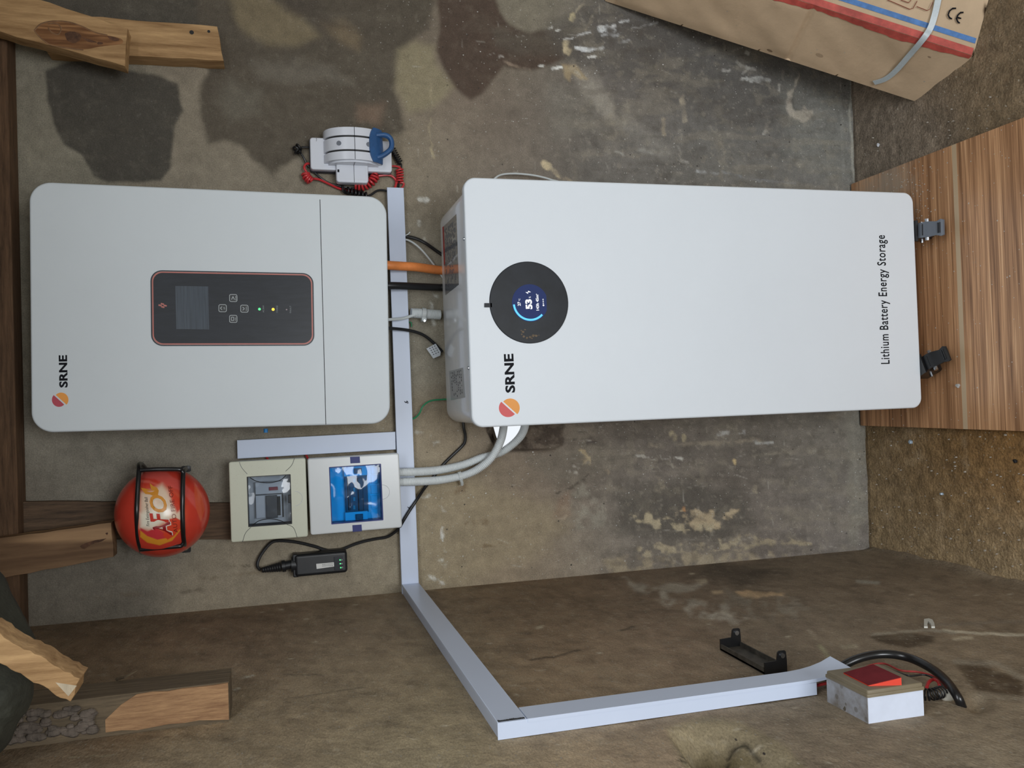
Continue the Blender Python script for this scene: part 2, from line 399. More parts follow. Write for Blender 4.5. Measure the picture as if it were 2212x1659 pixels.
M_wA = wood('pale_sawn_timber', rgb(132,98,62), rgb(208,170,122), 'z', 1, rings=.3)
M_wB = wood('weathered_timber', rgb(58,48,40), rgb(122,98,76), 'z', 1.4, rings=.25)
M_wC = wood('brown_ringed_timber', rgb(92,68,48), rgb(172,138,102), 'z', .55, rings=.75)
M_wD = wood('rough_orange_timber', rgb(128,92,66), rgb(196,156,114), 'z', 2.2, rings=.15)
M_wE = wood('grey_sawn_timber', rgb(74,64,50), rgb(124,108,86), 'z', 2, rings=.3)
M_wF = wood('dark_brown_beam', rgb(66,48,34), rgb(118,90,66), 'x', 1.6, rings=.2)
M_pale = mat('pale_end_grain', (.50,.42,.30,1), .8, noise=(160,.2), stretch=(.2,1,1))
# ------------------------------------------------------------------ numpy noise and stain painting
def vnoise(x, y, seed):
    rs = np.random.RandomState(seed); G = rs.rand(128,128)
    xi = np.floor(x).astype(int); yi = np.floor(y).astype(int); fx = x-xi; fy = y-yi
    fx = fx*fx*(3-2*fx); fy = fy*fy*(3-2*fy); a = G[xi%128, yi%128]; b = G[(xi+1)%128, yi%128]; c = G[xi%128, (yi+1)%128]; d = G[(xi+1)%128, (yi+1)%128]
    return (a*(1-fx)+b*fx)*(1-fy)+(c*(1-fx)+d*fx)*fy
def fbm(x, y, s, o=4, seed=1):
    t = 0; a = 1; w = 0
    for k in range(o): t = t+a*vnoise(x*s*2**k+7.3*k, y*s*2**k+3.1*k, seed+k); w += a; a *= .55
    return t/w-.5
def sdpoly(x, y, P):
    P = np.array(P, float); n = len(P); d = np.full(x.shape, 1e9); ins = np.zeros(x.shape, bool)
    for i in range(n):
        ax, ay = P[i-1]; bx, by = P[i]; ex, ey = bx-ax, by-ay; L = ex*ex+ey*ey+1e-9
        t = np.clip(((x-ax)*ex+(y-ay)*ey)/L, 0, 1); d = np.minimum(d, (x-ax-t*ex)**2+(y-ay-t*ey)**2)
        c = ((ay > y) != (by > y)); xs = ax+(y-ay)*ex/(ey if abs(ey) > 1e-9 else 1e-9); ins ^= c & (x < xs)
    d = np.sqrt(d); return np.where(ins, d, -d)
def paint(C, U, V, base, P, col, soft=6, warp=8, wscale=.02, a=1.0, seed=3, brk=0, stroke=None):
    """blend an albedo patch (a stain on the plaster) with a warped soft rim; stroke = half width: P is a line"""
    P = np.array(P, float); m = soft+warp+(stroke or 0)+4
    k = np.where((U > P[:,0].min()-m) & (U < P[:,0].max()+m) & (V > P[:,1].min()-m) & (V < P[:,1].max()+m))[0]
    if len(k) == 0: return
    u, v = U[k], V[k]
    u2 = u+warp*2*fbm(u, v, wscale, 4, seed); v2 = v+warp*2*fbm(u, v, wscale, 4, seed+20)
    if stroke:
        d = np.full(u.shape, 1e9)
        for i in range(len(P)-1):
            ax, ay = P[i]; bx, by = P[i+1]; ex, ey = bx-ax, by-ay; L = ex*ex+ey*ey+1e-9
            t = np.clip(((u2-ax)*ex+(v2-ay)*ey)/L, 0, 1); d = np.minimum(d, np.hypot(u2-ax-t*ex, v2-ay-t*ey))
        s = stroke-d
    else: s = sdpoly(u2, v2, P)
    w = np.clip(s/(2*soft)+.5, 0, 1); w = w*w*(3-2*w)*a
    if brk: w = w*np.clip(.5+brk*fbm(u, v, .06, 4, seed+40)*4, 0, 1)
    c = s2l(col)*KALB
    C[k] = C[k]*(1-w[:,None])+c*w[:,None]
def rbf(U, V, pts, sig):
    C = np.zeros((len(U),3)); Wt = np.zeros(len(U))+1e-12
    for (u, v, c) in pts:
        w = np.exp(-((U-u)**2+(V-v)**2)/(2*sig*sig))+1e-9/(1+((U-u)**2+(V-v)**2)/1e4); C += w[:,None]*s2l(c); Wt += w
    return C/Wt[:,None]*KALB
KALB = 1.75
def gridmesh(name, pts, nx, ny, keep, colr, material, dens=None):
    idx = np.arange(nx*ny).reshape(nx, ny)
    q = np.stack([idx[:-1,:-1], idx[1:,:-1], idx[1:,1:], idx[:-1,1:]], -1).reshape(-1,4)
    if keep is not None: q = q[keep[q].all(1)]
    me = bpy.data.meshes.new(name); me.vertices.add(len(pts)); me.vertices.foreach_set('co', pts.astype(np.float32).ravel())
    me.loops.add(q.size); me.loops.foreach_set('vertex_index', q.astype(np.int32).ravel())
    me.polygons.add(len(q)); me.polygons.foreach_set('loop_start', (np.arange(len(q))*4).astype(np.int32))
    me.update(calc_edges=True)
    at = me.attributes.new('stain', 'FLOAT_COLOR', 'POINT'); at.data.foreach_set('color', np.c_[colr, np.ones(len(colr)) if dens is None else dens].astype(np.float32).ravel())
    me.shade_smooth(); me.materials.append(material); me.validate(); return me
SPK = [(70,.10,.45,(.55,.55,.52,1),(1,1,1)), (150,.16,.30,(.50,.49,.45,1),(1,1,1)), (38,.055,.5,(.72,.72,.7,1),(1,1,1)), (60,.12,.3,(.05,.045,.04,1),(1,1,1)), (34,.05,.10,(.5,.5,.48,1),(1.6,1,.22))]
M_plaster = mat('stained_cement_plaster', (.3,.3,.3,1), .78, spec=.25, vcol='stain', noise=[(45,.16),(420,.20),(1100,.14)], bump=[(14,.003),(160,.0016)], specks=SPK)
SPL = [(50,.10,.35,(.40,.36,.29,1),(1,.5,1.5)), (120,.16,.25,(.34,.31,.25,1),(1,.6,1.4)), (70,.12,.3,(.05,.04,.035,1),(1,.6,1.4))]
M_plasterL = mat('side_cement_plaster', (.3,.3,.3,1), .8, spec=.25, vcol='stain', noise=[(26,.18),(300,.20),(900,.14)], bump=[(10,.004),(140,.0016)], stretch=(1,.8,1.6), specks=SPL)
M_floor = mat('rough_concrete_floor', (.3,.3,.3,1), .7, spec=.35, vcol='stain', noise=[(40,.34),(300,.30)], bump=[(34,.004),(150,.003)], specks=[(75,.13,.45,(.50,.46,.38,1),(1,1,1)),(170,.2,.3,(.42,.38,.3,1),(1,1,1))])
#@@STRUCT
# ------------------------------------------------------------------ the setting: back wall
rs_ = np.random.RandomState(77)
def mottle(C, U, V, m, sd, col=(128,121,106), dk=(62,56,49), fu=.3, fv=1.3):
    a = fbm(U*fu, V*fv, .035, 6, sd); b = fbm(U, V, .05, 6, sd+10); c = fbm(U, V, .11, 5, sd+20); e = fbm(U*.8, V, .016, 6, sd+30)
    for f, t, k, cc, al in ((a,.10,9,col,.40),(-a,.11,9,dk,.45),(b,.13,12,col,.40),(-b,.12,12,dk,.40),(c,.17,16,(150,144,130),.35),(e,.12,10,col,.28),(-e,.12,10,dk,.35)):
        w = (np.clip((f-t)*k, 0, 1)*al*m)[:,None]; C *= 1-w; C += w*(.55*s2l(cc)*KALB+.45*C/np.maximum(1-w,.01))

def wall_back():
    st = .003; xs = np.arange(AW-.003, 1.2, st); zs = np.arange(-.012, 2.06, st); nx, nz = len(xs), len(zs)
    X, Z = np.meshgrid(xs, zs, indexing='ij'); X = X.ravel(); Z = Z.ravel(); P = np.c_[X, np.zeros_like(X), Z]
    U, V = proj(P)
    OL = (119,111,93)
    C = rbf(U, V, [(80,250,(108,103,88)),(300,700,(110,104,88)),(300,1000,(108,103,90)),(120,1250,(92,86,74)),(600,1250,(116,107,89)),(500,340,(112,104,88)),
        (900,350,(112,103,85)),(900,1150,(124,115,95)),(930,600,(120,114,98)),(920,80,(98,88,74)),(1100,30,(108,102,86)),(1050,250,(104,92,78)),(1050,360,(104,96,84)),(1200,250,(96,90,80)),
        (1350,80,(84,80,75)),(1350,250,(90,86,80)),(1350,350,(94,91,84)),(1600,180,(84,83,80)),(1600,300,(90,89,85)),(1780,300,(98,97,92)),(1830,200,(98,96,90)),(1600,370,(98,95,86)),
        (1000,1100,(122,110,88)),(1100,1200,(120,106,84)),(1160,1050,(112,98,80)),(1180,1000,(106,96,82)),(1300,960,(92,84,74)),(1300,1020,(94,88,79)),(1450,1020,(92,85,76)),
        (1450,1140,(84,79,73)),(1350,1120,(100,95,86)),(1600,920,(96,90,80)),(1650,1050,(94,87,78)),(1750,950,(104,100,90)),(1780,1120,(104,99,91)),(1500,1210,(108,99,84)),(1250,1200,(118,108,92)),(1700,1180,(98,90,82))], 85)
    n1 = fbm(U, V, .012, 5, 11); n2 = fbm(U, V, .045, 5, 31); n3 = fbm(U*.35, V*2.2, .02, 5, 51)
    low = np.clip((U-1000)/300, 0, 1)
    C *= (1+.26*n1+(.22+.16*low)*n2+(.12+.30*low)*n3*np.clip((V-820)/60,0,1))[:,None]
    gm = C.mean(1, keepdims=True); C = gm+(C-gm)*.9; C *= np.array([1.0,1.0,1.03])
    A = lambda *a, **k: paint(C, U, V, OL, *a, **k)
    # damp patches, upper right of the units
    A([(100,150),(160,128),(250,145),(330,160),(385,182),(394,240),(380,270),(372,320),(370,365),(350,392),(235,392),(200,378),(176,335),(140,312),(116,268),(104,215)],(62,59,53),soft=5,warp=6,seed=3)
    A([(398,-40),(945,-40),(925,60),(880,95),(858,130),(850,190),(868,240),(878,280),(832,308),(700,300),(640,345),(590,378),(550,352),(520,318),(490,308),(455,312),(438,265),(430,200),(445,150),(418,100)],(72,66,57),soft=9,warp=9,seed=5)
    A([(-10,-40),(420,-40),(430,60),(400,110),(300,130),(120,90),(-10,60)],(66,62,55),soft=14,warp=8,seed=8)
    A([(500,-20),(560,-20),(600,10),(650,35),(690,80),(640,100),(580,100),(530,75),(498,30)],(104,94,74),soft=12,warp=10,seed=6,a=.8)
    A([(695,50),(740,45),(780,80),(775,110),(740,95)],(100,88,70),soft=14,warp=8,seed=7,a=.75)
    A([(590,0),(680,-10),(720,40),(760,60),(700,60),(640,40)],(62,56,50),soft=12,warp=8,a=.5,seed=9)
    A([(540,140),(640,130),(720,150),(760,180),(640,180),(560,170)],(98,93,84),soft=18,warp=16,seed=15,a=.55)
    A([(490,170),(560,200),(560,250),(500,260),(470,220)],(96,92,82),soft=18,warp=14,seed=16,a=.5)
    A([(770,230),(830,225),(820,270),(770,262)],(108,90,76),soft=12,warp=10,seed=17,a=.6)
    A([(945,-40),(948,60),(944,110),(958,150),(985,192),(1018,218),(1045,202),(1068,172),(1092,142),(1150,150),(1215,132),(1245,100),(1222,62),(1200,58),(1140,70),(1100,55),(1082,30),(1062,-40)],(68,57,49),soft=7,warp=6,seed=10)
    A([(1062,60),(1140,70),(1240,60),(1290,110),(1240,125),(1120,120),(1070,100)],(74,68,60),soft=12,warp=8,seed=18,a=.7)
    A([(860,110),(900,90),(940,100),(945,140),(980,190),(940,230),(880,240),(858,190)],(124,117,92),soft=12,warp=8,seed=12,a=.6)
    A([(1180,60),(1400,-40),(1560,40),(1700,160),(1740,260),(1600,280),(1500,240),(1420,200),(1330,150),(1230,130)],(76,73,69),soft=22,warp=14,seed=13,a=.7)
    A([(1240,150),(1290,170),(1322,210),(1330,250),(1300,250),(1262,215)],(132,127,117),soft=12,warp=14,seed=14,a=.65)
    A([(1190,180),(1260,200),(1290,240),(1280,280),(1200,290),(1180,240)],(112,108,99),soft=20,warp=14,seed=19,a=.5)
    A([(1215,140),(1245,140),(1270,170),(1255,172),(1235,158),(1232,175),(1222,168)],(140,125,98),soft=4,warp=5,seed=21,a=.8)
    A([(1340,240),(1420,300),(1470,330),(1440,335),(1360,300),(1320,260)],(118,115,108),soft=16,warp=14,seed=22,a=.5)
    A([(1690,160),(1800,200),(1845,260),(1845,390),(1780,390),(1700,330)],(108,108,102),soft=24,warp=14,seed=23,a=.5)
    # smears and drips of light mortar
    for Q, c, w, s in [([(1236,150),(1262,172)],(150,146,136),3,3),([(1171,352),(1185,358),(1205,378),(1232,392)],(150,138,115),4,3),([(1175,355),(1186,360)],(165,152,125),7,3),
        ([(1222,95),(1226,110)],(165,152,125),7,3),([(1238,32),(1262,5)],(132,124,108),2,2),([(1265,65),(1292,15)],(125,118,104),2.5,2),([(1238,33),(1236,40)],(150,140,112),5,2),
        ([(1295,58),(1326,57)],(190,192,192),3.2,1.5),([(1296,64),(1326,66)],(188,192,194),4,1.5),([(1300,76),(1342,74)],(180,184,186),3,1.5),([(1320,79),(1338,78)],(175,178,180),2.5,1.5),
        ([(1245,104),(1298,106)],(190,193,194),3,1.5),([(1258,110),(1302,104)],(180,183,184),2.5,1.5),([(1340,47),(1356,45)],(165,166,165),2,1.5),([(1336,90),(1360,87)],(155,156,154),2.5,2),([(1246,77),(1275,70)],(170,172,172),2,1.5),
        ([(1362,62),(1420,50)],(140,140,137),1.5,1.5),([(1165,143),(1172,142)],(185,185,180),2,1.5),([(1194,147),(1212,145)],(185,186,182),3,1.5),([(1079,122),(1086,121)],(175,172,165),2.5,1.5),
        ([(1185,60),(1193,57)],(180,180,175),2,1.5),([(1202,66),(1210,64)],(170,170,165),2,1.5),([(1217,86),(1236,83)],(180,180,178),1.8,1.2),([(1272,124),(1286,122)],(175,175,172),2.2,1.2),
        ([(1090,135),(1145,152)],(120,106,92),2.5,2),([(1474,210),(1476,232),(1479,262)],(140,132,116),4.5,2),([(1433,258),(1434,290)],(122,114,100),4,2),([(931,170),(930,250),(928,290),(936,340)],(142,132,108),2.2,1.6),
        ([(1592,133),(1603,142),(1618,148),(1628,150)],(150,148,142),3.5,1.5),([(1606,158),(1616,148)],(142,140,134),2.4,1.5),([(1560,153),(1576,152)],(150,148,143),3,1.5),([(1605,171),(1645,169)],(150,150,146),3,1.5),([(1622,175),(1662,173)],(150,150,146),3,1.5),
        ([(1612,115),(1615,116)],(160,160,155),4,1.5),([(1683,182),(1683,198)],(140,138,132),2.2,1.5),([(1651,288),(1654,282)],(155,152,145),3,1.5),([(1775,273),(1782,268)],(150,148,142),2,1.5),
        ([(1330,327),(1345,333)],(150,150,146),2.2,1.5),([(1506,370),(1530,372),(1550,376)],(150,152,152),3,3),([(1380,325),(1440,333)],(125,123,117),5,5),([(1470,345),(1485,350)],(140,138,132),3,2),
        ([(1230,300),(1232,335)],(125,120,110),1.5,1.2),([(1465,315),(1474,350)],(128,126,120),1.8,1.5),([(1560,370),(1640,390),(1720,395)],(105,106,106),2,2)]:
        A(Q, c, soft=s*.8, warp=4, wscale=.10, seed=61, stroke=w*1.15, a=1, brk=.5)
    # flaked skim coat shaped like a hook
    A([(1728,158),(1716,170),(1714,190),(1700,200),(1696,225),(1698,240),(1706,252),(1722,256),(1733,263),(1742,260),(1756,252),(1757,238),(1745,238),(1735,226),(1732,238),(1722,240),(1712,236),(1707,215),(1708,205),(1716,190)],(138,132,122),soft=2.5,warp=5,wscale=.05,seed=24)
    A([(1836,150),(1838,200),(1833,250),(1840,300),(1843,395)],(135,134,126),soft=2,warp=4,seed=25,stroke=2.5)
    # lower part
    A([(870,990),(1000,1030),(1080,1050),(1200,1090),(1230,1140),(1160,1200),(1000,1260),(880,1270)],(126,115,93),soft=22,warp=18,seed=26,a=.6)
    A([(1130,975),(1300,950),(1340,1000),(1250,1050),(1180,1040)],(96,90,80),soft=18,warp=20,seed=27,a=.6)
    A([(1232,1072),(1260,1040),(1312,1085),(1305,1140),(1236,1140)],(126,122,110),soft=8,warp=8,seed=28,a=.6,brk=1)
    A([(1205,1080),(1230,1060),(1228,1115),(1190,1120)],(112,94,78),soft=8,warp=8,seed=29,a=.6)
    A([(1330,1080),(1440,1040),(1600,1060),(1640,1130),(1560,1170),(1420,1165),(1330,1150)],(72,68,62),soft=24,warp=18,seed=30,a=.75)
    A([(1448,1112),(1470,1100),(1560,1106),(1596,1100),(1602,1118),(1560,1120),(1545,1140),(1520,1136),(1500,1145),(1480,1128),(1455,1130)],(148,134,110),soft=3,warp=16,wscale=.05,seed=31,brk=1.6)
    A([(1360,1110),(1420,1112),(1480,1130),(1560,1135),(1540,1150),(1440,1142),(1380,1130)],(140,130,108),soft=4,warp=14,wscale=.05,seed=32,brk=2.2)
    A([(1330,1192),(1420,1176),(1520,1172),(1610,1160),(1740,1164),(1750,1172),(1640,1182),(1580,1190),(1500,1195),(1380,1205)],(134,124,104),soft=3,warp=14,wscale=.04,seed=33,brk=1.5)
    A([(1300,1206),(1480,1196),(1650,1192),(1720,1200),(1500,1225),(1320,1235)],(126,116,98),soft=6,warp=12,wscale=.03,seed=34,brk=1.4)
    A([(1860,890),(1872,930),(1866,960),(1872,1010),(1860,1030),(1868,1060),(1872,1120),(1858,1140),(1852,1180),(1835,1185),(1830,1000),(1820,890)],(112,109,100),soft=8,warp=8,seed=35,a=.7)
    for Q, c, w, s in [([(1256,972),(1282,990)],(150,134,104),4,2),([(1256,1000),(1270,986),(1282,988),(1280,1000)],(152,136,108),7,2),([(1370,985),(1410,988),(1483,991)],(170,168,160),2.5,2),([(1340,980),(1400,988)],(130,126,118),2,2),
        ([(1552,937),(1580,933),(1606,931)],(150,150,148),5,2.5),([(1632,955),(1668,957)],(150,150,146),3,1.5),([(1450,938),(1455,945)],(142,132,108),8,3),([(1478,943),(1478,950)],(142,132,108),5,2),([(1585,997),(1586,1001)],(175,155,115),4,2),
        ([(1400,960),(1440,962),(1530,958),(1640,950)],(120,112,98),4,3),([(1620,985),(1680,978),(1860,976)],(118,112,100),3,3),([(1250,920),(1275,920)],(68,62,56),2,1.5),([(1240,935),(1290,932)],(60,55,50),3,2),([(1240,947),(1275,945)],(58,52,48),3,2),([(1255,958),(1290,955)],(62,56,52),2.5,2),
        ([(1250,928),(1300,925)],(140,136,128),2,1.5),([(1250,952),(1275,953)],(140,136,128),1.5,1.5),([(1425,1040),(1425,1052)],(125,116,98),9,4),([(1630,1052),(1632,1062)],(132,124,108),6,3),([(1203,1066),(1240,1048),(1270,1028),(1290,1012)],(58,52,46),1.6,1.5),([(1222,1062),(1262,1038)],(64,58,50),1.6,1.5),
        ([(1230,1018),(1246,1022)],(150,146,136),3,2.5),([(1240,1006),(1250,1010)],(160,156,146),2,2),([(1310,1017),(1314,1020)],(150,135,110),4,2),([(1478,1098),(1480,1104)],(160,118,80),3,1.5),
        ([(900,935),(940,940)],(150,148,140),4,3),([(938,955),(950,953)],(175,175,170),4,3),([(955,1098),(957,1104)],(175,175,170),3,2),([(955,1138),(955,1155)],(180,180,176),3.5,3),([(953,1160),(958,1166)],(180,182,178),3.5,2),([(955,1180),(960,1190)],(170,170,162),3,3),([(953,1212),(960,1222)],(172,172,164),5,4),([(925,1245),(938,1250)],(175,175,168),5,4),([(950,1250),(958,1262)],(172,172,166),3,4),([(915,1075),(925,1072)],(165,165,158),3,3),
        ([(1200,1122),(1215,1120),(1228,1112)],(140,126,108),3,3),([(905,480),(906,486)],(170,170,164),5,3),([(938,635),(945,640)],(165,165,158),3,3),([(933,655),(936,700)],(168,168,162),3,4),([(915,515),(925,525)],(160,158,148),2,2),([(905,430),(922,432)],(178,178,172),5,3),([(1040,1180),(1090,1170)],(96,82,62),4,5),([(1010,1130),(1050,1128)],(98,84,64),5,5),([(985,1062),(1010,1050)],(104,88,68),5,5),
        ([(470,1228),(540,1222)],(80,72,60),1.2,1.2),([(250,1190),(330,1188)],(90,84,72),3,3),([(180,1290),(440,1275)],(88,80,68),4,5),([(430,1250),(800,1210)],(98,88,72),3,5),([(64,320),(66,370)],(120,114,98),2,2)]:
        A(Q, c, soft=s*.8, warp=5, wscale=.10, seed=66, stroke=w, a=.8, brk=1.2)
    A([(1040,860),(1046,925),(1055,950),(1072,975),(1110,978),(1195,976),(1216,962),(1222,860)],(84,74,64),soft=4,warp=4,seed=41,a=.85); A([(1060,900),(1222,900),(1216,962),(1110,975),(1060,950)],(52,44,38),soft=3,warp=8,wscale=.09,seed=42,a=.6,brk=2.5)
    mottle(C, U, V, np.clip((U-1150)/120,.25,1), 300)
    for k in range(260):
        u, v = rs_.uniform(850,1850), rs_.uniform(0,1240); a_ = rs_.choice([0,0,.3,-.4,1.4])+rs_.uniform(-.2,.2); l_ = rs_.uniform(4,26)
        A([(u,v),(u+l_*math.cos(a_),v+l_*math.sin(a_))], (150,147,138) if rs_.rand() < .7 else (60,55,48), soft=1.2, warp=0, stroke=rs_.uniform(.2,.8), a=rs_.uniform(.2,.6), seed=1)
    C = np.clip(C, .004, .9)
    # relief
    Y = .0012*fbm(U, V, .02, 4, 71)
    rec = sdpoly(U+6*fbm(U,V,.04,4,73), V+4*fbm(U,V,.05,3,74), [(1052,850),(1052,930),(1066,958),(1082,974),(1120,973),(1190,971),(1214,958),(1222,850)])
    ramp = np.clip((1225-U)/110, .12, 1)
    Y = Y+np.clip(rec/5+.5, 0, 1)*ramp*(.028+.034*fbm(U,V,.09,5,75))
    cr = sdpoly(U, V, [(1728,158),(1714,190),(1696,225),(1706,252),(1733,263),(1756,252),(1745,238),(1722,240),(1712,230),(1716,190)]); Y = Y-.002*np.clip(cr/3+.5,0,1)
    # rough lower rim
    Y = Y-.004*np.clip((Z < .03)*1.0, 0, 1)*(.5+fbm(U,V,.03,3,77))
    hole = sdpoly(U+3*fbm(U,V,.07,3,78), V, [(1066,860),(1069,912),(1078,940),(1083,955),(1084,976),(1094,973),(1108,962),(1127,950),(1134,938),(1128,905),(1128,860)])
    P[:,1] = Y
    dens = np.clip((U-560)/500, .12, 1)*np.clip(.75+1.6*fbm(U,V,.012,4,91), .15, 1)
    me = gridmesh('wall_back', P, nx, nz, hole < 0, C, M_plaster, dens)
    o = bpy.data.objects.new('wall_back', me); COL.objects.link(o); tag(o, kind='structure'); return o
wb = wall_back()
def part_of(parent, name, mb, mat, label=None, kind=None, sharp=32):
    o = bpy.data.objects.new(name, mkmesh(name, mb, mat, (0,0,0), sharp)); COL.objects.link(o); o.parent = parent
    if label: o['label'] = label
    if kind: o['kind'] = kind
    return o
mb = MB(); hp = [(1064,860),(1066,912),(1075,940),(1080,958),(1082,980),(1096,977),(1112,966),(1131,954),(1139,938),(1132,905),(1132,860)]
rg = []
for d, k in ((.016,1.0),(.04,1.1),(.06,1.25),(.08,1.45)):
    rg.append([BACK.p(*((np.array(BACK.px(u,v,0))-np.array(BACK.px(1100,915,0)))*(k+random.uniform(-.03,.03))+np.array(BACK.px(1100,915,0))), -d) for u, v in hp])
n = len(hp); mb.add([q for r in rg for q in r], [(r*n+i, r*n+(i+1)%n, (r+1)*n+(i+1)%n, (r+1)*n+i) for r in range(3) for i in range(n)])
part_of(wb, 'hole_lining', mb, M_mortar, 'rough broken masonry lining of the hole')
# ------------------------------------------------------------------ left wall
def wall_left():
    st = .0045; ys = np.arange(-1.75, .004, st); zs = np.arange(-.02, 2.06, st); ny, nz = len(ys), len(zs)
    Y, Z = np.meshgrid(ys, zs, indexing='ij'); Y = Y.ravel(); Z = Z.ravel(); P = np.c_[np.full_like(Y, AW), Y, Z]
    U, V = proj(P); OL = (95,85,70)
    C = rbf(U, V, [(200,1450,(84,74,60)),(500,1350,(86,75,62)),(500,1600,(98,90,74)),(800,1350,(92,83,70)),(800,1500,(98,90,74)),(900,1620,(106,100,82)),(1000,1450,(100,92,74)),
        (1050,1300,(78,68,56)),(1200,1290,(78,68,56)),(1150,1400,(92,80,64)),(1250,1480,(90,78,62)),(1500,1250,(74,68,60)),(1400,1350,(84,75,64)),(1450,1450,(92,78,64)),(1700,1250,(78,72,62)),(1700,1330,(84,77,67)),
        (1900,1320,(82,75,64)),(2100,1400,(84,76,64)),(1400,1550,(100,94,78)),(1250,1620,(106,98,80)),(1850,1600,(84,76,64)),(2100,1600,(86,80,68)),(1650,1500,(84,78,66)),(1350,1640,(108,94,80)),(2100,1470,(90,82,68)),(1750,1540,(80,74,64))], 95)
    a, b = Z*1.0, Y*1.0
    n1 = fbm(U, V*2, .008, 5, 111); n2 = fbm(U*.7, V*3, .02, 5, 121); n3 = fbm(U*.6, V*2.4, .05, 4, 125); C *= (1+.30*n1+.34*n2+.22*n3)[:,None]; C *= np.array([1.08,1.02,.98])*1.55
    A = lambda *a, **k: paint(C, U, V, OL, *a, **k)
    A([(1345,1250),(1400,1262),(1460,1290),(1560,1308),(1615,1332),(1590,1342),(1500,1335),(1440,1305),(1380,1275)],(140,134,122),soft=7,warp=14,wscale=.04,seed=130,a=1,brk=1.0)
    A([(1420,1272),(1450,1262),(1530,1262),(1500,1275),(1440,1285)],(142,136,124),soft=5,warp=10,seed=131,a=.8)
    A([(1530,1205),(1700,1240),(1600,1262),(1500,1250)],(62,57,50),soft=14,warp=10,seed=132,a=.6)
    A([(1560,1285),(1700,1280),(1760,1310),(1700,1345),(1620,1330)],(120,114,102),soft=14,warp=18,wscale=.04,seed=133,a=.7,brk=2)
    A([(1590,1280),(1612,1276),(1650,1281),(1692,1279),(1690,1286),(1650,1289),(1605,1292)],(160,138,110),soft=3,warp=6,wscale=.05,seed=134)
    A([(1535,1276),(1560,1276),(1562,1282),(1540,1284)],(150,134,110),soft=3,warp=4,seed=135)
    A([(1500,1255),(1525,1252),(1530,1262),(1510,1264)],(140,130,112),soft=3,warp=5,seed=136,brk=1)
    A([(1160,1352),(1175,1350),(1172,1357),(1158,1358)],(150,140,118),soft=2,warp=2,seed=137)
    A([(1850,1253),(1900,1256),(1898,1262),(1852,1260)],(135,132,122),soft=3,warp=4,seed=138)
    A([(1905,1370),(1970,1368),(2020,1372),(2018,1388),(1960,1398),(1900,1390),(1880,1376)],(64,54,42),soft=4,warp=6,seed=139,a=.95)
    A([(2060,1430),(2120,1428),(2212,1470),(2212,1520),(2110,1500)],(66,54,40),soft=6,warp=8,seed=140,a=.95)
    A([(1440,1575),(1520,1548),(1600,1560),(1700,1610),(1740,1659),(1700,1720),(1500,1720)],(118,108,86),soft=8,warp=6,seed=141,a=.9)
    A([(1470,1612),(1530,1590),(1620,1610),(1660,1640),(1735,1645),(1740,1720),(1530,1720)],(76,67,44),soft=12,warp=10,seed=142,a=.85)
    for P_, c, w, s in [([(2040,1362),(2100,1368),(2212,1372)],(165,158,140),3,2),([(2060,1380),(2100,1378)],(150,140,120),3,3),([(1885,1372),(1990,1362),(2060,1366)],(130,124,110),2.5,3),([(1850,1475),(1780,1465)],(110,104,92),3,5),([(2110,1498),(2212,1512)],(120,110,94),6,6),([(2060,1430),(2150,1432),(2212,1465)],(118,110,96),5,5),
        ([(1145,1426),(1200,1418),(1250,1405)],(62,52,42),2,2),([(1340,1362),(1370,1354)],(62,54,44),2,2),([(527,1465),(546,1460)],(150,146,134),1.5,1.2),([(506,1492),(518,1488)],(150,146,134),1.5,1.2),([(630,1508),(790,1485)],(78,70,56),1.2,1.5),([(610,1457),(700,1459)],(78,70,58),1,1.5),([(142,1636),(250,1630)],(120,112,92),1,1.2),
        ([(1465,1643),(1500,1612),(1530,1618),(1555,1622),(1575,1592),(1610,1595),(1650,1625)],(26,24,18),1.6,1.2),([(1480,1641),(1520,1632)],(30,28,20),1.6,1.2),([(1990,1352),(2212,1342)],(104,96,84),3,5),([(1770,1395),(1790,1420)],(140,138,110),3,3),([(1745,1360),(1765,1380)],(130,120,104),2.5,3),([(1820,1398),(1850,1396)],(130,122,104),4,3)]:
        A(P_, c, soft=s, warp=3, wscale=.05, seed=150, stroke=w, a=.85)
    rs = np.random.RandomState(5)
    for k in range(46):
        u, v = rs.uniform(520,2200), rs.uniform(1240,1650); A([(u,v),(u+rs.uniform(3,12),v-rs.uniform(0,2))],(168,160,142),soft=1.4,warp=0,stroke=rs.uniform(.6,1.6),a=.7,seed=151)
    mottle(C, U*1.0, V*2.0, .85, 400, (120,110,92), (56,48,40), .35, 1.2)
    C = np.clip(C, .004, .9)
    D = .003*fbm(U, V*2, .006, 4, 171)
    hol = sdpoly(U+10*fbm(U,V,.012,4,172), V, [(1425,1577),(1500,1556),(1580,1562),(1650,1595),(1738,1650),(1760,1760),(1560,1760),(1500,1680)])
    w = np.clip(hol/np.where(V-1.05*(U-1430) > 1590, 14, 75), 0, 1); w = w*w*(3-2*w); D = D-.065*w
    lump = sdpoly(U, V, [(1560,1650),(1575,1592),(1600,1590),(1650,1625),(1700,1680),(1560,1720)]); D = D+.010*np.clip(lump/20, 0, 1)
    D = D-.012*np.exp(-((U-2110)/22)**2-((V-1520)/14)**2)
    fil = np.exp(-np.clip(Z,0,1)/.014)*.012; D = D+fil*(1+1.2*fbm(U,V,.02,3,173))
    D = D*np.clip(-Y/.015, 0, 1)
    P[:,0] += D
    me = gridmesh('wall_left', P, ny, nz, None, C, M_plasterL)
    o = bpy.data.objects.new('wall_left', me); COL.objects.link(o); tag(o, kind='structure'); return o
wl = wall_left()
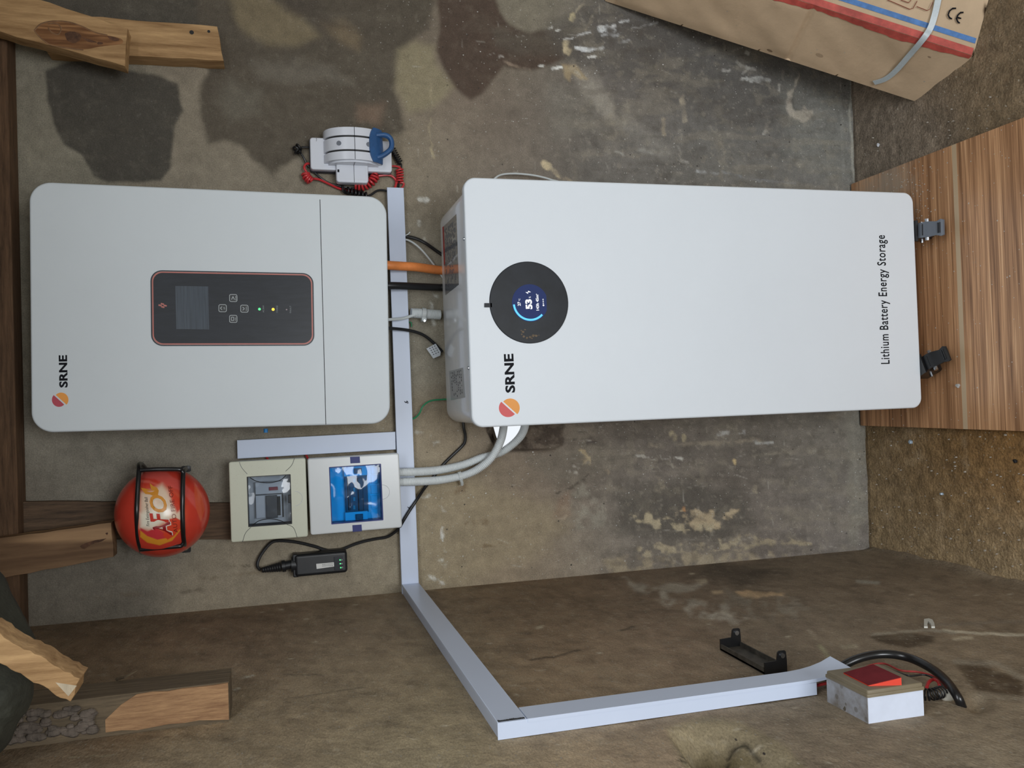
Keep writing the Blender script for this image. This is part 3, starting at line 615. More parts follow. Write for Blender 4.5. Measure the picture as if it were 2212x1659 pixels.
# ------------------------------------------------------------------ floor
def floor():
    st = .0045; xs = np.arange(AW-.01, 1.6, st); ys = np.arange(-1.75, .02, st); nx, ny = len(xs), len(ys)
    X, Y = np.meshgrid(xs, ys, indexing='ij'); X = X.ravel(); Y = Y.ravel(); P = np.c_[X, Y, np.zeros_like(X)]
    U, V = proj(P)
    C = rbf(X*1000, Y*1000, [(600,-100,(92,82,72)),(400,-100,(90,82,73)),(600,-400,(86,74,58)),(300,-600,(84,72,56)),(0,-300,(90,75,55)),(-400,-100,(92,78,58)),(-400,-250,(84,64,38)),(-350,-450,(92,66,34)),(-550,-150,(112,98,76)),(-550,-400,(118,104,82)),(900,-300,(82,74,62))], 110)
    n1 = fbm(X*1000, Y*1000, .012, 5, 211); n2 = fbm(X*1000, Y*1000, .05, 4, 221); C *= (1+.35*n1+.45*n2)[:,None]*np.array([1.0,1.0,.98])*1.45
    bl = np.clip(fbm(X*1000, Y*1000, .025, 4, 231)*5-.3, 0, 1)*(X < -.27); C = C*(1-.5*bl[:,None])+s2l((140,122,96))*KALB*.5*bl[:,None]
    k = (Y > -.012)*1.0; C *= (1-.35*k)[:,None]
    C = np.clip(C, .004, .9)
    Zz = .004*fbm(X*1000, Y*1000, .02, 4, 241)+.0030*fbm(X*1000+.6*Y*1000, (Y-X*.5)*1000, .05, 4, 251)-.001
    inb = (X > -.30) & (X < .33) & (Y > -.60); Zz = np.where(inb, np.minimum(Zz, 0)-.0005, Zz)
    P[:,2] = Zz
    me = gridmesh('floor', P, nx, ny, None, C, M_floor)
    o = bpy.data.objects.new('floor', me); COL.objects.link(o); tag(o, kind='structure'); return o
fl = floor()
M_dim = mat('dim_cement', (.34,.32,.28,1), .8, noise=(8,.2)); M_ceil = mat('dark_timber_ceiling', (.15,.125,.095,1), .8, noise=(12,.3), stretch=(1,6,1))
def struct(name, mb, m_):
    o = bpy.data.objects.new(name, mkmesh(name, mb, m_)); COL.objects.link(o); return tag(o, kind='structure')
mb = MB(); slab(mb, Fr((1.45,0,0),(0,-1,0),(0,0,1),(-1,0,0)), rect(-.1,4.4,-.05,2.1), -.1, 0); struct('wall_right_unseen', mb, M_dim)  # unseen wall, added to keep sky light from the right out
mb = MB(); slab(mb, BACK, rect(1.19,1.46,-.05,2.1), -.1, 0); struct('wall_back_end', mb, M_dim)
mb = MB(); slab(mb, FLOOR, rect(AW-.1,1.55,-4.35,-2.35), 1.985, 2.05); slab(mb, FLOOR, rect(AW-.1,1.55,-1.55,.1), 1.985, 2.05); slab(mb, FLOOR, rect(AW-.1,-.50,-2.35,-1.55), 1.985, 2.05); slab(mb, FLOOR, rect(1.0,1.55,-2.35,-1.55), 1.985, 2.05); struct('ceiling', mb, M_ceil)  # the opening between the slabs is added to let overhead light in
mb = MB(); slab(mb, FLOOR, rect(AW-.1,1.55,-4.35,-1.74), -.05, -.001); struct('floor_front', mb, M_dim)
mb = MB(); slab(mb, LEFT, rect(-4.35,-1.745,-.05,2.05), -.1, 0); struct('wall_left_front', mb, M_dim)
FRT = Fr((0,-3.62,0),(1,0,0),(0,0,1),(0,1,0))
mb = MB(); slab(mb, FRT, rect(AW-.1,-.72+.0,-.05,2.05), -.12, 0) if 0 else None
slab(mb, FRT, rect(.45,1.5,-.05,2.05), -.12, 0); slab(mb, FRT, rect(AW-.1,.4499,1.42,2.05), -.12, 0); struct('wall_front_unseen', mb, M_dim)  # unseen wall, added to shut out light from the front right

# ================================================================== OBJECTS
# ------------------------------------------------------------------ inverter
IZ0, IZ1, IR, IC = 1.1948, 1.8252, -.0127, .1505
IF = Fr(((0),0,(IZ0+IZ1)/2), (1,0,0), (0,0,1), (0,-1,0), IR)
t = Thing('solar_inverter', 'large white wall-mounted inverter with a dark control panel, beside the ceiling beam', 'inverter', (0,0,IZ0))
hh = IZ1-IZ0
mb = MB(); slab(mb, IF, rrect(0,.002,.400,hh-.030,.02), .012, .085, .003); slab(mb, IF, rrect(0,-.006,.385,hh+.004,.012), .02, .070, .002)
t.part('chassis', mb, M_black)
mb = MB(); slab(mb, IF, rrect(0,0,.445,hh,.036,12), .086, IC, .0035, 4); cov = t.part('front_cover', mb, M_whitein)
mb = MB()
a = IF.px(691,431,IC); b = IF.px(704,917,IC); w = .0006
slab(mb, IF, [(a[0],a[1]-w),(b[0],b[1]-w),(b[0],b[1]+w),(a[0],a[1]+w)], IC-.001, IC+.0002); t.part('seam', mb, M_ink, cov)
def iq(pts): return pxs(IF, pts, IC)
P4 = iq([(325,583),(677,591),(679,747),(327,747)]); pc = np.mean(P4, 0); pw = (P4[0][0]-P4[3][0]+P4[1][0]-P4[2][0])/2; ph = (P4[0][1]-P4[1][1]+P4[3][1]-P4[2][1])/2
pn = MB(); ringslab(pn, IF, rrect(pc[0],pc[1],pw,ph,.020), rrect(pc[0],pc[1],pw-.0035,ph-.0035,.0183), IC-.001, IC+.0012); slab(pn, IF, rrect(pc[0],pc[1],pw-.0088,ph-.0088,.0163), IC-.001, IC+.0012)
panel = t.part('control_panel', pn, M_panel)
mb = MB(); ringslab(mb, IF, rrect(pc[0],pc[1],pw-.0044,ph-.0044,.0179), rrect(pc[0],pc[1],pw-.0092,ph-.0092,.0163), IC-.001, IC+.0016, .0005); t.part('copper_trim', mb, M_orange, panel, 'copper-red trim line around the dark panel')
c = IC+.0012
mb = MB(); slab(mb, IF, iq([(379,618),(450,619),(452,712),(381,711)]), IC, c+.0006); t.part('screen', mb, M_screen, panel, 'unlit slate-grey screen')
mb = MB()
for (u, v) in ((346,660),(352,663.5),(351,657),(357,660.5)): slab(mb, IF, ccw(iq([(u-3.8,v+.6),(u-3,v-2.6),(u+3.6,v-1),(u+3,v+2.2)])), c-.0002, c+.0003)
t.part('emblem', mb, M_orange, panel, 'small copper-red emblem of four blocks')
for i, (u, v) in enumerate(((481,666),(504,644),(528,667),(504,689))):
    q = IF.px(u, v, IC); mb = MB(); s_ = .0142
    ringslab(mb, IF, rrect(q[0],q[1],s_,s_,.0032,4), rrect(q[0],q[1],s_-.0016,s_-.0016,.0025,4), c-.0002, c+.0005)
    bt = MB(); slab(bt, IF, rrect(q[0],q[1],s_-.0018,s_-.0018,.0025,4), c-.0002, c+.0003); bo = t.part('button', bt, M_black, panel)
    def ln(mb, p, r, wd=.0009):
        p = np.array(p); r = np.array(r); d = r-p; d = d/np.linalg.norm(d); nn = np.array([-d[1],d[0]])*wd/2
        slab(mb, IF, [tuple(p-nn),tuple(r-nn),tuple(r+nn),tuple(p+nn)], c, c+.0006)
    if i == 0: ln(mb,(q[0]-.003,q[1]+.001),(q[0],q[1]+.004)); ln(mb,(q[0],q[1]+.004),(q[0]+.003,q[1]+.001)); text_on(mb,IF,'UP',(q[0]-.002,q[1]-.004),(q[0]+.002,q[1]-.004),.0022,c+.0005)
    if i == 1: ln(mb,(q[0]-.003,q[1]+.003),(q[0]+.003,q[1]+.0005)); ln(mb,(q[0]-.003,q[1]-.002),(q[0]+.003,q[1]+.0005)); text_on(mb,IF,'ENTER',(q[0]-.004,q[1]-.0055),(q[0]+.004,q[1]-.0055),.0018,c+.0005)
    if i == 2: ln(mb,(q[0]-.003,q[1]+.003),(q[0],q[1])); ln(mb,(q[0],q[1]),(q[0]+.003,q[1]+.003)); text_on(mb,IF,'DOWN',(q[0]-.004,q[1]-.0045),(q[0]+.004,q[1]-.0045),.0018,c+.0005)
    if i == 3: ringslab(mb, IF, rrect(q[0],q[1]+.0012,.007,.005,.0012,3), rrect(q[0],q[1]+.0012,.0055,.0035,.0009,3), c, c+.0006); text_on(mb,IF,'ESC',(q[0]-.003,q[1]-.005),(q[0]+.003,q[1]-.005),.0018,c+.0005)
    t.part('button_symbol', mb, M_glyph, panel)
for (u, v, m_, txt, r_) in ((560.5,668,M_green,'AC/INV',.0024),(590,668.5,M_yellow,'CHARGE',.0027),(619,669,M_faint,'FAULT',.0014)):
    q = IF.px(u, v, IC); mb = MB(); cyl(mb, IF.p(q[0],q[1],c-.0004), IF.p(q[0],q[1],c+.0007), r_); t.part('indicator_light', mb, m_, panel)
    mb = MB(); tpx(mb, IF, txt, (u+10,v+7), (u+10,v-8.5), 3.3, c+.0004); t.part('lettering', mb, M_glyphd, panel)
def half(fr, cx, cy, r, a0, c, dx, dy, sx=1):
    pts = [(cx+dx+r*math.cos(math.radians(a0+180*k/24)), cy+dy+r*math.sin(math.radians(a0+180*k/24))*sx) for k in range(25)]
    mb = MB(); slab(mb, fr, pxs(fr, pts, c), c-.0002, c+.0003); return mb
def logo(t, fr, cx, cy, r, c, red, parent):
    t.part('logo_half', half(fr, cx, cy, r*.92, 42, c, -2.6, -.3), red, parent); t.part('logo_half', half(fr, cx, cy, r*.95, 222, c, 2.2, -.3), M_logoor, parent, 'orange half of the round emblem')
logo(t, IF, 130, 864, 16.5, IC, M_logodr, cov)
mb = MB(); tpx(mb, IF, 'SRNE', (145.5,837), (144,767), 17.5, IC+.0003, off=.034); t.part('lettering', mb, M_ink, cov)
mb = MB(); cyl(mb, W(574,926,.10), W(574,930,.10)+np.array([-.004,0,0]), .004); t.part('side_screw', mb, mat('blue_cap',(.02,.2,.5,1)), None, 'small blue cap on the lower side')

# ------------------------------------------------------------------ battery
M_fine = mat('grey_fine_print', (.10,.105,.12,1), .4)
BX0, BX1, BZ0, BZ1, BC = -.2357, .2283, .0746, 1.0661, .2875
BF = Fr(((BX0+BX1)/2,0,(BZ0+BZ1)/2), (1,0,0), (0,0,1), (0,-1,0), .0031)
bw, bh = BX1-BX0, BZ1-BZ0
t = Thing('battery_cabinet', 'tall white battery cabinet with a round black display, standing on casters', 'battery', (-.0037,-.15,.016))
mb = MB(); slab(mb, BF, rrect(0,-.002,bw-.008,bh-.008,.030,10), .0195, BC-.022, .001, 2); body = t.part('case', mb, M_case)
mb = MB(); slab(mb, BF, rrect(0,-.002,bw-.0035,bh-.004,.030,10), BC-.0215, BC-.019, .0008, 2); t.part('flange', mb, M_white, body)
mb = MB(); slab(mb, BF, rrect(0,0,bw,bh,.0225,12), BC-.017, BC, .0035, 4, backbev=.002); cov = t.part('front_cover', mb, M_white)
TOP = Fr((0,0,BF.p(0,bh/2-.006)[2]), (1,0,0), (0,1,0), (0,0,1), 0); tz_ = 0.0006
for pts, m_, lab in (([(956,491),(986,462),(991,615),(962,638)], M_sticker, 'grey rating plate on the cabinet top'), ([(970,802),(1000,794),(1004,858),(974,864)], M_stick2, 'pale wiring-diagram sticker on the cabinet top')):
    mb = MB(); q = pxs(TOP, pts, tz_); slab(mb, TOP, q, 0, .0006); st_ = t.part('label_sticker', mb, m_, body, lab)
    q = np.array(q); mb = MB()
    e = lambda s_, r_: tuple((q[0]*(1-s_)+q[3]*s_)*(1-r_)+(q[1]*(1-s_)+q[2]*s_)*r_)
    rows = 12 if m_ is M_sticker else 7
    rs = random.Random(3)
    for i in range(rows):
        s0 = .06
        while s0 < .88:
            s1 = s0+rs.uniform(.02,.09); r0 = .14+i*.8/rows
            if rs.random() < .6: slab(mb, TOP, [e(s0,r0),e(s0,r0+.28/rows),e(min(s1,.94),r0+.28/rows),e(min(s1,.94),r0)], .0004, .0009)
            s0 = s1+.03
    t.part('fine_print', mb, M_fine, st_)
mb = MB(); q = pxs(TOP, [(956,491),(958.5,488.5),(961.5,570),(959,573)], tz_); slab(mb, TOP, q, 0, .0009); t.part('warning_stripe', mb, M_redd, body, 'dark red stripe along the rating plate')
for u, v in ((998,516),(1011,795)):
    q = BF.px(u,v,BC-.010); mb = MB(); cyl(mb, BF.p(q[0],bh/2-.001,BC-.0095), BF.p(q[0],bh/2+.0022,BC-.0095), .0035); t.part('screw', mb, M_steel)
# round display
q = BF.px(1143,653.5,BC); rd = abs(BF.px(1143,565,BC)[0]-BF.px(1143,742,BC)[0])/2
def disc(fr, a, b, r, n=72, sx=1): return [(a+r*sx*math.cos(2*math.pi*k/n), b+r*math.sin(2*math.pi*k/n)) for k in range(n)]
mb = MB(); slab(mb, BF, disc(BF,q[0],q[1],rd), BC-.001, BC+.0022, .0012); slab(mb, BF, pxs(BF,[(1046,655),(1062,655),(1062,664),(1046,664)],BC), BC-.001, BC+.0022)
dd = t.part('round_display', mb, M_disc)
c = BC+.0022; q2 = BF.px(1145,654.5,c); rl = abs(BF.px(1143,613,c)[0]-BF.px(1143,694,c)[0])/2
mb = MB(); slab(mb, BF, [(a,min(b,q2[1]+rl*.93) if 0 else max(b,q2[1]-rl*.92)) for a,b in disc(BF,q2[0],q2[1],rl)], BC, c+.0004); lcd = t.part('lit_screen', mb, M_lcd, dd, 'lit dark blue round screen')
mb = MB(); arc = []
for k in range(41):
    a = math.radians(95+ (218-95+8)*k/40); arc.append(BF.p(q2[0]+rl*.90*math.cos(a), q2[1]+rl*.90*math.sin(a), c+.0005))
tube(mb, arc, .0019, 8, flat=1); 
for i_, v_ in enumerate(mb.v): mb.v[i_] = (v_[0], -(c+.0004)+(v_[1]+c+.0005)*.25, v_[2])
t.part('charge_arc', mb, M_lcdc, dd, 'bright cyan charge arc')
mb = MB(); cs = c+.0006
tpx(mb, BF, '53', (1149.5,667.5), (1147.5,646), 13.5, cs, off=.045); tpx(mb, BF, '%', (1146.5,644), (1146.5,640.5), 4, cs)
tpx(mb, BF, '27', (1124.5,660.5), (1124,652), 6, cs, off=.02); tpx(mb, BF, '°C', (1124,650.5), (1123.5,645), 3.5, cs)
tpx(mb, BF, '143h 45m', (1164.5,670.5), (1163,637), 6, cs, off=.02)
tpx(mb, BF, '▼', (1160,637), (1160,634.5), 2, cs)
slab(mb, BF, ccw(pxs(BF,[(1135,631),(1141,635),(1140,631.5),(1147,631),(1141,628),(1142,631.5)],cs)), cs-.0002, cs)
for i in range(4):
    p_ = BF.px(1174-.3*i, 659.5-4.2*i, cs); ro = .0016 if i == 0 else .0012
    if i == 0: slab(mb, BF, disc(BF,*p_,ro,14), cs-.0002, cs)
    else: ringslab(mb, BF, disc(BF,*p_,ro,14), disc(BF,*p_,ro*.6,14), cs-.0002, cs)
t.part('digits', mb, M_lcdw, dd)
mb = MB(); rs = random.Random(8)
for (u,v,r_) in ((1130,717,3.2),(1127,722,2),(1131,727,2.6),(1138,730,2.6),(1145,728,3),(1152,725,3.6),(1158,725,3),(1164,724,1.5),(1149,731,2),(1126,714,1.5),(1134,712,1.6)):
    pts = [(u+r_*(1+.35*rs.uniform(-1,1))*math.cos(k*.7), v+r_*.8*(1+.35*rs.uniform(-1,1))*math.sin(k*.7)) for k in range(9)]
    slab(mb, BF, ccw(pxs(BF,pts,c)), c-.0002, c+.0003)
t.part('dust_smudge', mb, M_dust, dd)
logo(t, BF, 1100, 881.5, 21.5, BC, M_logored, cov)
mb = MB(); tpx(mb, BF, 'SRNE', (1112,848), (1108,764), 20, BC+.0003, off=.034); t.part('lettering', mb, M_ink, cov)
mb = MB(); tpx(mb, BF, 'Lithium Battery Energy Storage', (1921.5,786), (1911,508), 18.5, BC+.0003, off=.012, spacing=1.10); t.part('lettering', mb, M_ink, cov)
# casters
def caster(name, label, px, py, ang, lever):
    T_ = Thing(name, label, 'caster', (px,py,.016)); 
    R_ = lambda x, y, z: (px+x*math.cos(ang)-y*math.sin(ang), py+x*math.sin(ang)+y*math.cos(ang), .016+z)
    mb = MB(); cyl(mb, R_(-.011,0,.024), R_(.011,0,.024), .0238, 28); T_.part('wheel', mb, M_black)
    def bx(mb, x0,x1,y0,y1,z0,z1):
        v = [R_(x,y,z) for x in (x0,x1) for y in (y0,y1) for z in (z0,z1)]
        mb.add(v, [(0,1,3,2),(4,6,7,5),(0,4,5,1),(2,3,7,6),(0,2,6,4),(1,5,7,3)])
    mb = MB(); bx(mb,-.017,-.0125,-.02,.02,.016,.056); bx(mb,.0125,.017,-.02,.02,.016,.056); bx(mb,-.022,.022,-.024,.024,.0545,.0585); T_.part('fork', mb, M_blackm)
    mb = MB(); cyl(mb, R_(-.0225,0,.024), R_(.0225,0,.024), .004, 12); T_.part('axle', mb, M_steel)
    mb = MB()
    prof = [(-.018,.052),(-.034,.050),(-.044,.044),(-.056,.036),(-.066,.034),(-.069,.030)]
    vs = []; fs = []
    wd_ = [.016,.0165,.0165,.0145,.018,.016]
    for (y,z), w_ in zip(prof, wd_): vs += [R_(-w_,y,z),R_(w_,y,z),R_(w_,y,z-.0035),R_(-w_,y,z-.0035)]
    for i in range(len(prof)-1):
        for k in range(4): fs.append((i*4+k,i*4+(k+1)%4,(i+1)*4+(k+1)%4,(i+1)*4+k))
    fs += [(3,2,1,0),tuple(range(len(vs)-4,len(vs)))]; mb.add(vs, fs); lv = T_.part('brake_lever', mb, lever)
    mb = MB(); bx(mb,-.011,.011,-.0615,-.0595,.0338,.0366); bx(mb,-.011,.011,-.0655,-.0635,.0330,.0356); bx(mb,-.012,.012,-.0335,-.0315,.0490,.0512); T_.part('tread_rib', mb, M_black, lv)
    mb = MB(); 
    for s_ in (-1,1): cyl(mb, R_(s_*.016,-.036,.042), R_(s_*.023,-.036,.042), .0045, 10)
    T_.part('bolt', mb, M_steel)
    return T_
caster('caster', 'caster with a grey brake lever under the cabinet corner nearer the cardboard box', .148, -.268, -.03, M_lever)
caster('caster', 'black caster turned sideways under the cabinet corner nearer the side wall', -.148, -.272, .42, M_black)
mb = MB(); 
# rear casters keep the cabinet standing
caster('caster', 'rear caster behind the grey-levered one, under the cabinet towards the cardboard box', .148, -.085, 3.1, M_black)
caster('caster', 'rear caster behind the turned one, under the cabinet towards the side wall', -.148, -.085, 3.1, M_black)

# ------------------------------------------------------------------ floor board
t = Thing('laminate_board', 'wood-grain laminated board lying flat under the battery cabinet', 'board', (0.02,-.27,0))
M_lam = bpy.data.materials.new('walnut_laminate'); M_lam.use_nodes = True
nt = M_lam.node_tree; N = nt.nodes; L = nt.links; b_ = N['Principled BSDF']; b_.inputs['Roughness'].default_value = .38
tc = N.new('ShaderNodeTexCoord'); mp = N.new('ShaderNodeMapping'); mp.inputs['Scale'].default_value = (1.0,34,1); L.new(tc.outputs['Object'], mp.inputs[0])
n1 = N.new('ShaderNodeTexNoise'); n1.inputs['Scale'].default_value = 2.2; n1.inputs['Detail'].default_value = 6; n1.inputs['Distortion'].default_value = .4; L.new(mp.outputs[0], n1.inputs['Vector'])
mp2 = N.new('ShaderNodeMapping'); mp2.inputs['Scale'].default_value = (2.4,190,1); L.new(tc.outputs['Object'], mp2.inputs[0])
n2 = N.new('ShaderNodeTexNoise'); n2.inputs['Scale'].default_value = 1.5; n2.inputs['Detail'].default_value = 4; n2.inputs['Distortion'].default_value = 1.2; L.new(mp2.outputs[0], n2.inputs['Vector'])
ad = N.new('ShaderNodeMath'); ad.operation = 'MULTIPLY_ADD'; ad.inputs[1].default_value = .55; L.new(n2.outputs[0], ad.inputs[0]); 
ml = N.new('ShaderNodeMath'); ml.operation = 'MULTIPLY'; ml.inputs[1].default_value = .5; L.new(n1.outputs[0], ml.inputs[0]); L.new(ml.outputs[0], ad.inputs[2])
cr = N.new('ShaderNodeValToRGB'); el = cr.color_ramp.elements
el[0].position = .32; el[0].color = rgb(84,58,38); el[1].position = .72; el[1].color = rgb(196,162,126)
for p_, c_ in ((.43,(116,84,58)),(.51,(142,106,76)),(.60,(164,126,92))): e_ = el.new(p_); e_.color = rgb(*c_)
L.new(ad.outputs[0], cr.inputs[0])
# plank bands and the pale strip
sp = N.new('ShaderNodeSeparateXYZ'); L.new(tc.outputs['Object'], sp.inputs[0])
mq = N.new('ShaderNodeMath'); mq.operation = 'SNAP'; mq.inputs[1].default_value = .085; aj = N.new('ShaderNodeMath'); aj.inputs[1].default_value = .02; L.new(sp.outputs['Y'], aj.inputs[0]); L.new(aj.outputs[0], mq.inputs[0])
wn = N.new('ShaderNodeTexWhiteNoise'); wn.noise_dimensions = '1D'; L.new(mq.outputs[0], wn.inputs['W'])
mr = N.new('ShaderNodeMapRange'); mr.inputs[3].default_value = 1.5; mr.inputs[4].default_value = 2.1; L.new(wn.outputs[0], mr.inputs[0])
vm = N.new('ShaderNodeVectorMath'); vm.operation = 'SCALE'; L.new(cr.outputs[0], vm.inputs[0]); L.new(mr.outputs[0], vm.inputs['Scale'])
cmp_ = N.new('ShaderNodeMath'); cmp_.operation = 'COMPARE'
yst = F(2068,500,.016)[1]+.27; cmp_.inputs[1].default_value = yst; cmp_.inputs[2].default_value = .0062; L.new(sp.outputs['Y'], cmp_.inputs[0])
mx = N.new('ShaderNodeMix'); mx.data_type = 'RGBA'; L.new(cmp_.outputs[0], mx.inputs['Factor']); L.new(vm.outputs[0], mx.inputs['A']); mx.inputs['B'].default_value = rgb(205,182,150)
# cement dust towards the rear corner by the box
n3 = N.new('ShaderNodeTexNoise'); n3.inputs['Scale'].default_value = 22; n3.inputs['Detail'].default_value = 9; n3.inputs['Roughness'].default_value = .7; L.new(tc.outputs['Object'], n3.inputs['Vector'])
gx = N.new('ShaderNodeVectorMath'); gx.operation = 'DISTANCE'; gx.inputs[1].default_value = (.235,.15,.016); L.new(tc.outputs['Object'], gx.inputs[0])
mg = N.new('ShaderNodeMapRange'); mg.inputs[1].default_value = .02; mg.inputs[2].default_value = .17; mg.inputs[3].default_value = .62; mg.inputs[4].default_value = .0; L.new(gx.outputs['Value'], mg.inputs[0])
sm = N.new('ShaderNodeMath'); L.new(mg.outputs[0], sm.inputs[0]); L.new(n3.outputs[0], sm.inputs[1])
m5 = N.new('ShaderNodeMapRange'); m5.inputs[1].default_value = .62; m5.inputs[2].default_value = 1.05; m5.inputs[4].default_value = .75; L.new(sm.outputs[0], m5.inputs[0])
mx2 = N.new('ShaderNodeMix'); mx2.data_type = 'RGBA'; L.new(m5.outputs[0], mx2.inputs['Factor']); L.new(mx.outputs['Result'], mx2.inputs['A']); mx2.inputs['B'].default_value = rgb(176,164,148)
cur = mx2.outputs['Result']
for sc_, th, pr in ((120,.12,.25),(60,.09,.2)):
    vo = N.new('ShaderNodeTexVoronoi'); vo.inputs['Scale'].default_value = sc_; L.new(tc.outputs['Object'], vo.inputs['Vector'])
    lt = N.new('ShaderNodeMath'); lt.operation = 'LESS_THAN'; lt.inputs[1].default_value = th; L.new(vo.outputs['Distance'], lt.inputs[0])
    ss = N.new('ShaderNodeSeparateColor'); L.new(vo.outputs['Color'], ss.inputs[0]); l2 = N.new('ShaderNodeMath'); l2.operation = 'LESS_THAN'; l2.inputs[1].default_value = pr; L.new(ss.outputs[0], l2.inputs[0])
    mu = N.new('ShaderNodeMath'); mu.operation = 'MULTIPLY'; L.new(lt.outputs[0], mu.inputs[0]); L.new(l2.outputs[0], mu.inputs[1])
    mz = N.new('ShaderNodeMix'); mz.data_type = 'RGBA'; L.new(mu.outputs[0], mz.inputs['Factor']); L.new(cur, mz.inputs['A']); mz.inputs['B'].default_value = (.6,.57,.52,1); cur = mz.outputs['Result']
L.new(cur, b_.inputs['Base Color'])
bx0, bx1, by0, by1 = -.281, .3205, -.62, -.008
mb = MB(); slab(mb, FLOOR, rrect((bx0+bx1)/2,(by0+by1)/2,bx1-bx0,by1-by0,.004,3), 0, .0155); t.part('core', mb, mat('chipboard_edge',(.16,.13,.09,1),.9,noise=(200,.4)))
mb = MB(); slab(mb, FLOOR, rrect((bx0+bx1)/2,(by0+by1)/2,bx1-bx0+.0004,by1-by0+.0004,.004,3), .0155, .016); t.part('laminate_face', mb, M_lam)

# ------------------------------------------------------------------ trunking
TZ, TW, TD = 1.1335, .0363, .0215
tr = math.atan2(0,1)
xr = BACK.px(853,405,TD)[0]
t = Thing('cable_trunking', 'long white cable trunking running level across the wall between inverter and battery', 'trunking', (0,0,TZ), 'white PVC cable trunking')
def pl(u, v, c=TD): return BACK.px(u, v, c)
B1 = [pl(872,405), pl(836,405), pl(868,1264), pl(905,1262)]
xL = AW+.0005
mb = MB(); lo = [(xr,B1[0][1]+.0015),(xr,B1[1][1]-.0015),(xL,B1[2][1]-.0015),(xL,B1[3][1]+.0015)]; slab(mb, BACK, lo, .0008, TD-.004); t.part('base_channel', mb, M_pvc)
mb = MB(); hi = [(xr,B1[0][1]),(xr,B1[1][1]),(xL,B1[2][1]),(xL,B1[3][1])]; slab(mb, BACK, hi, TD-.0045, TD, .0008, 2); lid = t.part('lid', mb, M_pvc)
mb = MB()
for (u,v) in ((878,869),(885,1097)):
    for P_ in ([(-6,-3),(-1,1),(5,-2)],[(-3,2),(2,-3),(6,3)],[(-5,0),(0,-1),(3,3)],[(1,-5),(2,4)]):
        tube(mb, [BACK.p(*pl(u+a*.8,v+b*.8),TD+.0001) for a,b in P_], .0006, 5)
t.part('pen_mark', mb, M_ink, lid)
zlt = B1[2][1]; zlb = B1[3][1]
t = Thing('cable_trunking', 'shorter white cable trunking standing upright between the inverter and the two breaker boxes', 'trunking', BACK.p(*pl(855,952)), 'white PVC cable trunking')
o4 = [pl(512,951),pl(854,932.5),pl(855,971),pl(513,991)]; cc = np.mean(o4,0)
mb = MB(); slab(mb, BACK, [tuple(cc+(np.array(q)-cc)*np.array([.93,.998])) for q in o4], .0008, TD-.004); t.part('base_channel', mb, M_pvc)
mb = MB(); slab(mb, BACK, o4, TD-.0045, TD, .0008, 2); t.part('lid', mb, M_pvc)
LS = .832
t = Thing('cable_trunking', 'white cable trunking running level along the side wall out from the corner', 'trunking', (AW,-.4,zlb), 'white PVC cable trunking')
mb = MB(); slab(mb, LEFT, rect(-LS+.002,-TD-.0008,zlb+.0015,zlt-.0015), .0008, TD-.004); t.part('base_channel', mb, M_pvc)
mb = MB(); slab(mb, LEFT, rect(-LS+.0015,-TD-.0008,zlb,zlt), TD-.0045, TD, .0008, 2)
t.part('lid', mb, M_pvc)
mb = MB(); rs = random.Random(4)
for i in range(16):
    a_ = zlb+.002+(zlt-zlb-.003)*i/16; mb2 = slab(mb, LEFT, [(-LS+.0005,a_),(-LS+.0005+rs.uniform(.002,.006),a_+.0004),(-LS+.0045,a_+.0018),(-LS+.0005,a_+.0016)], TD, TD+.0008)
t.part('frayed_cut', mb, mat('ragged_black_edge',(.03,.03,.03,1),.8), None, 'black ragged gap where the lid was cut')
z_end = S(1765,1486,.010)[2]; 
t = Thing('cable_trunking', 'white cable trunking dropping down the side wall to the red-labelled box', 'trunking', (AW,-LS-.02,z_end), 'white PVC cable trunking')
yb0, yb1 = -LS-.0008, -.7935
mb = MB(); slab(mb, LEFT, rect(-LS,yb1-.0415+.0008,0,1) if 0 else [(-LS-.0005,z_end),(-.7945,z_end),(-.7945,zlb-.0012),(-LS-.0005,zlb-.0012)], .0008, TD-.0045); 
slab(mb, LEFT, rect(-LS-.0005,-LS+.0012,zlb-.0012,zlt), .0008, TD-.0005)
t.part('base_channel', mb, M_pvc)
mb = MB(); n_ = 26; vs = []; fs = []; z_l = S(1798,1440,.02)[2]
for i in range(n_+1):
    z_ = (zlb-.001)*(1-i/n_)+z_l*i/n_; fl_ = max(0,(.775-z_)/(.775-z_l)); off = .009*fl_**3; yy = .005*fl_**3
    for y_, x_ in ((-LS-.0012,TD-.0045),(-LS-.0012,TD),(-.7935+yy,TD+off*1.3),(-.7935+yy,TD-.0018+off*1.3),(-.7955+yy,TD-.0018+off*1.3),(-LS+.001,TD-.0018)): vs.append((AW+x_+(off if y_ < -.81 else 0),y_,z_))
for i in range(n_):
    for k in range(6): fs.append((i*6+k,i*6+(k+1)%6,(i+1)*6+(k+1)%6,(i+1)*6+k))
fs += [(5,4,3,2,1,0),tuple(range(n_*6,n_*6+6))]; mb.add(vs,fs); t.part('lid', mb, M_pvc, None, 'lid peeled outward at its lower end')

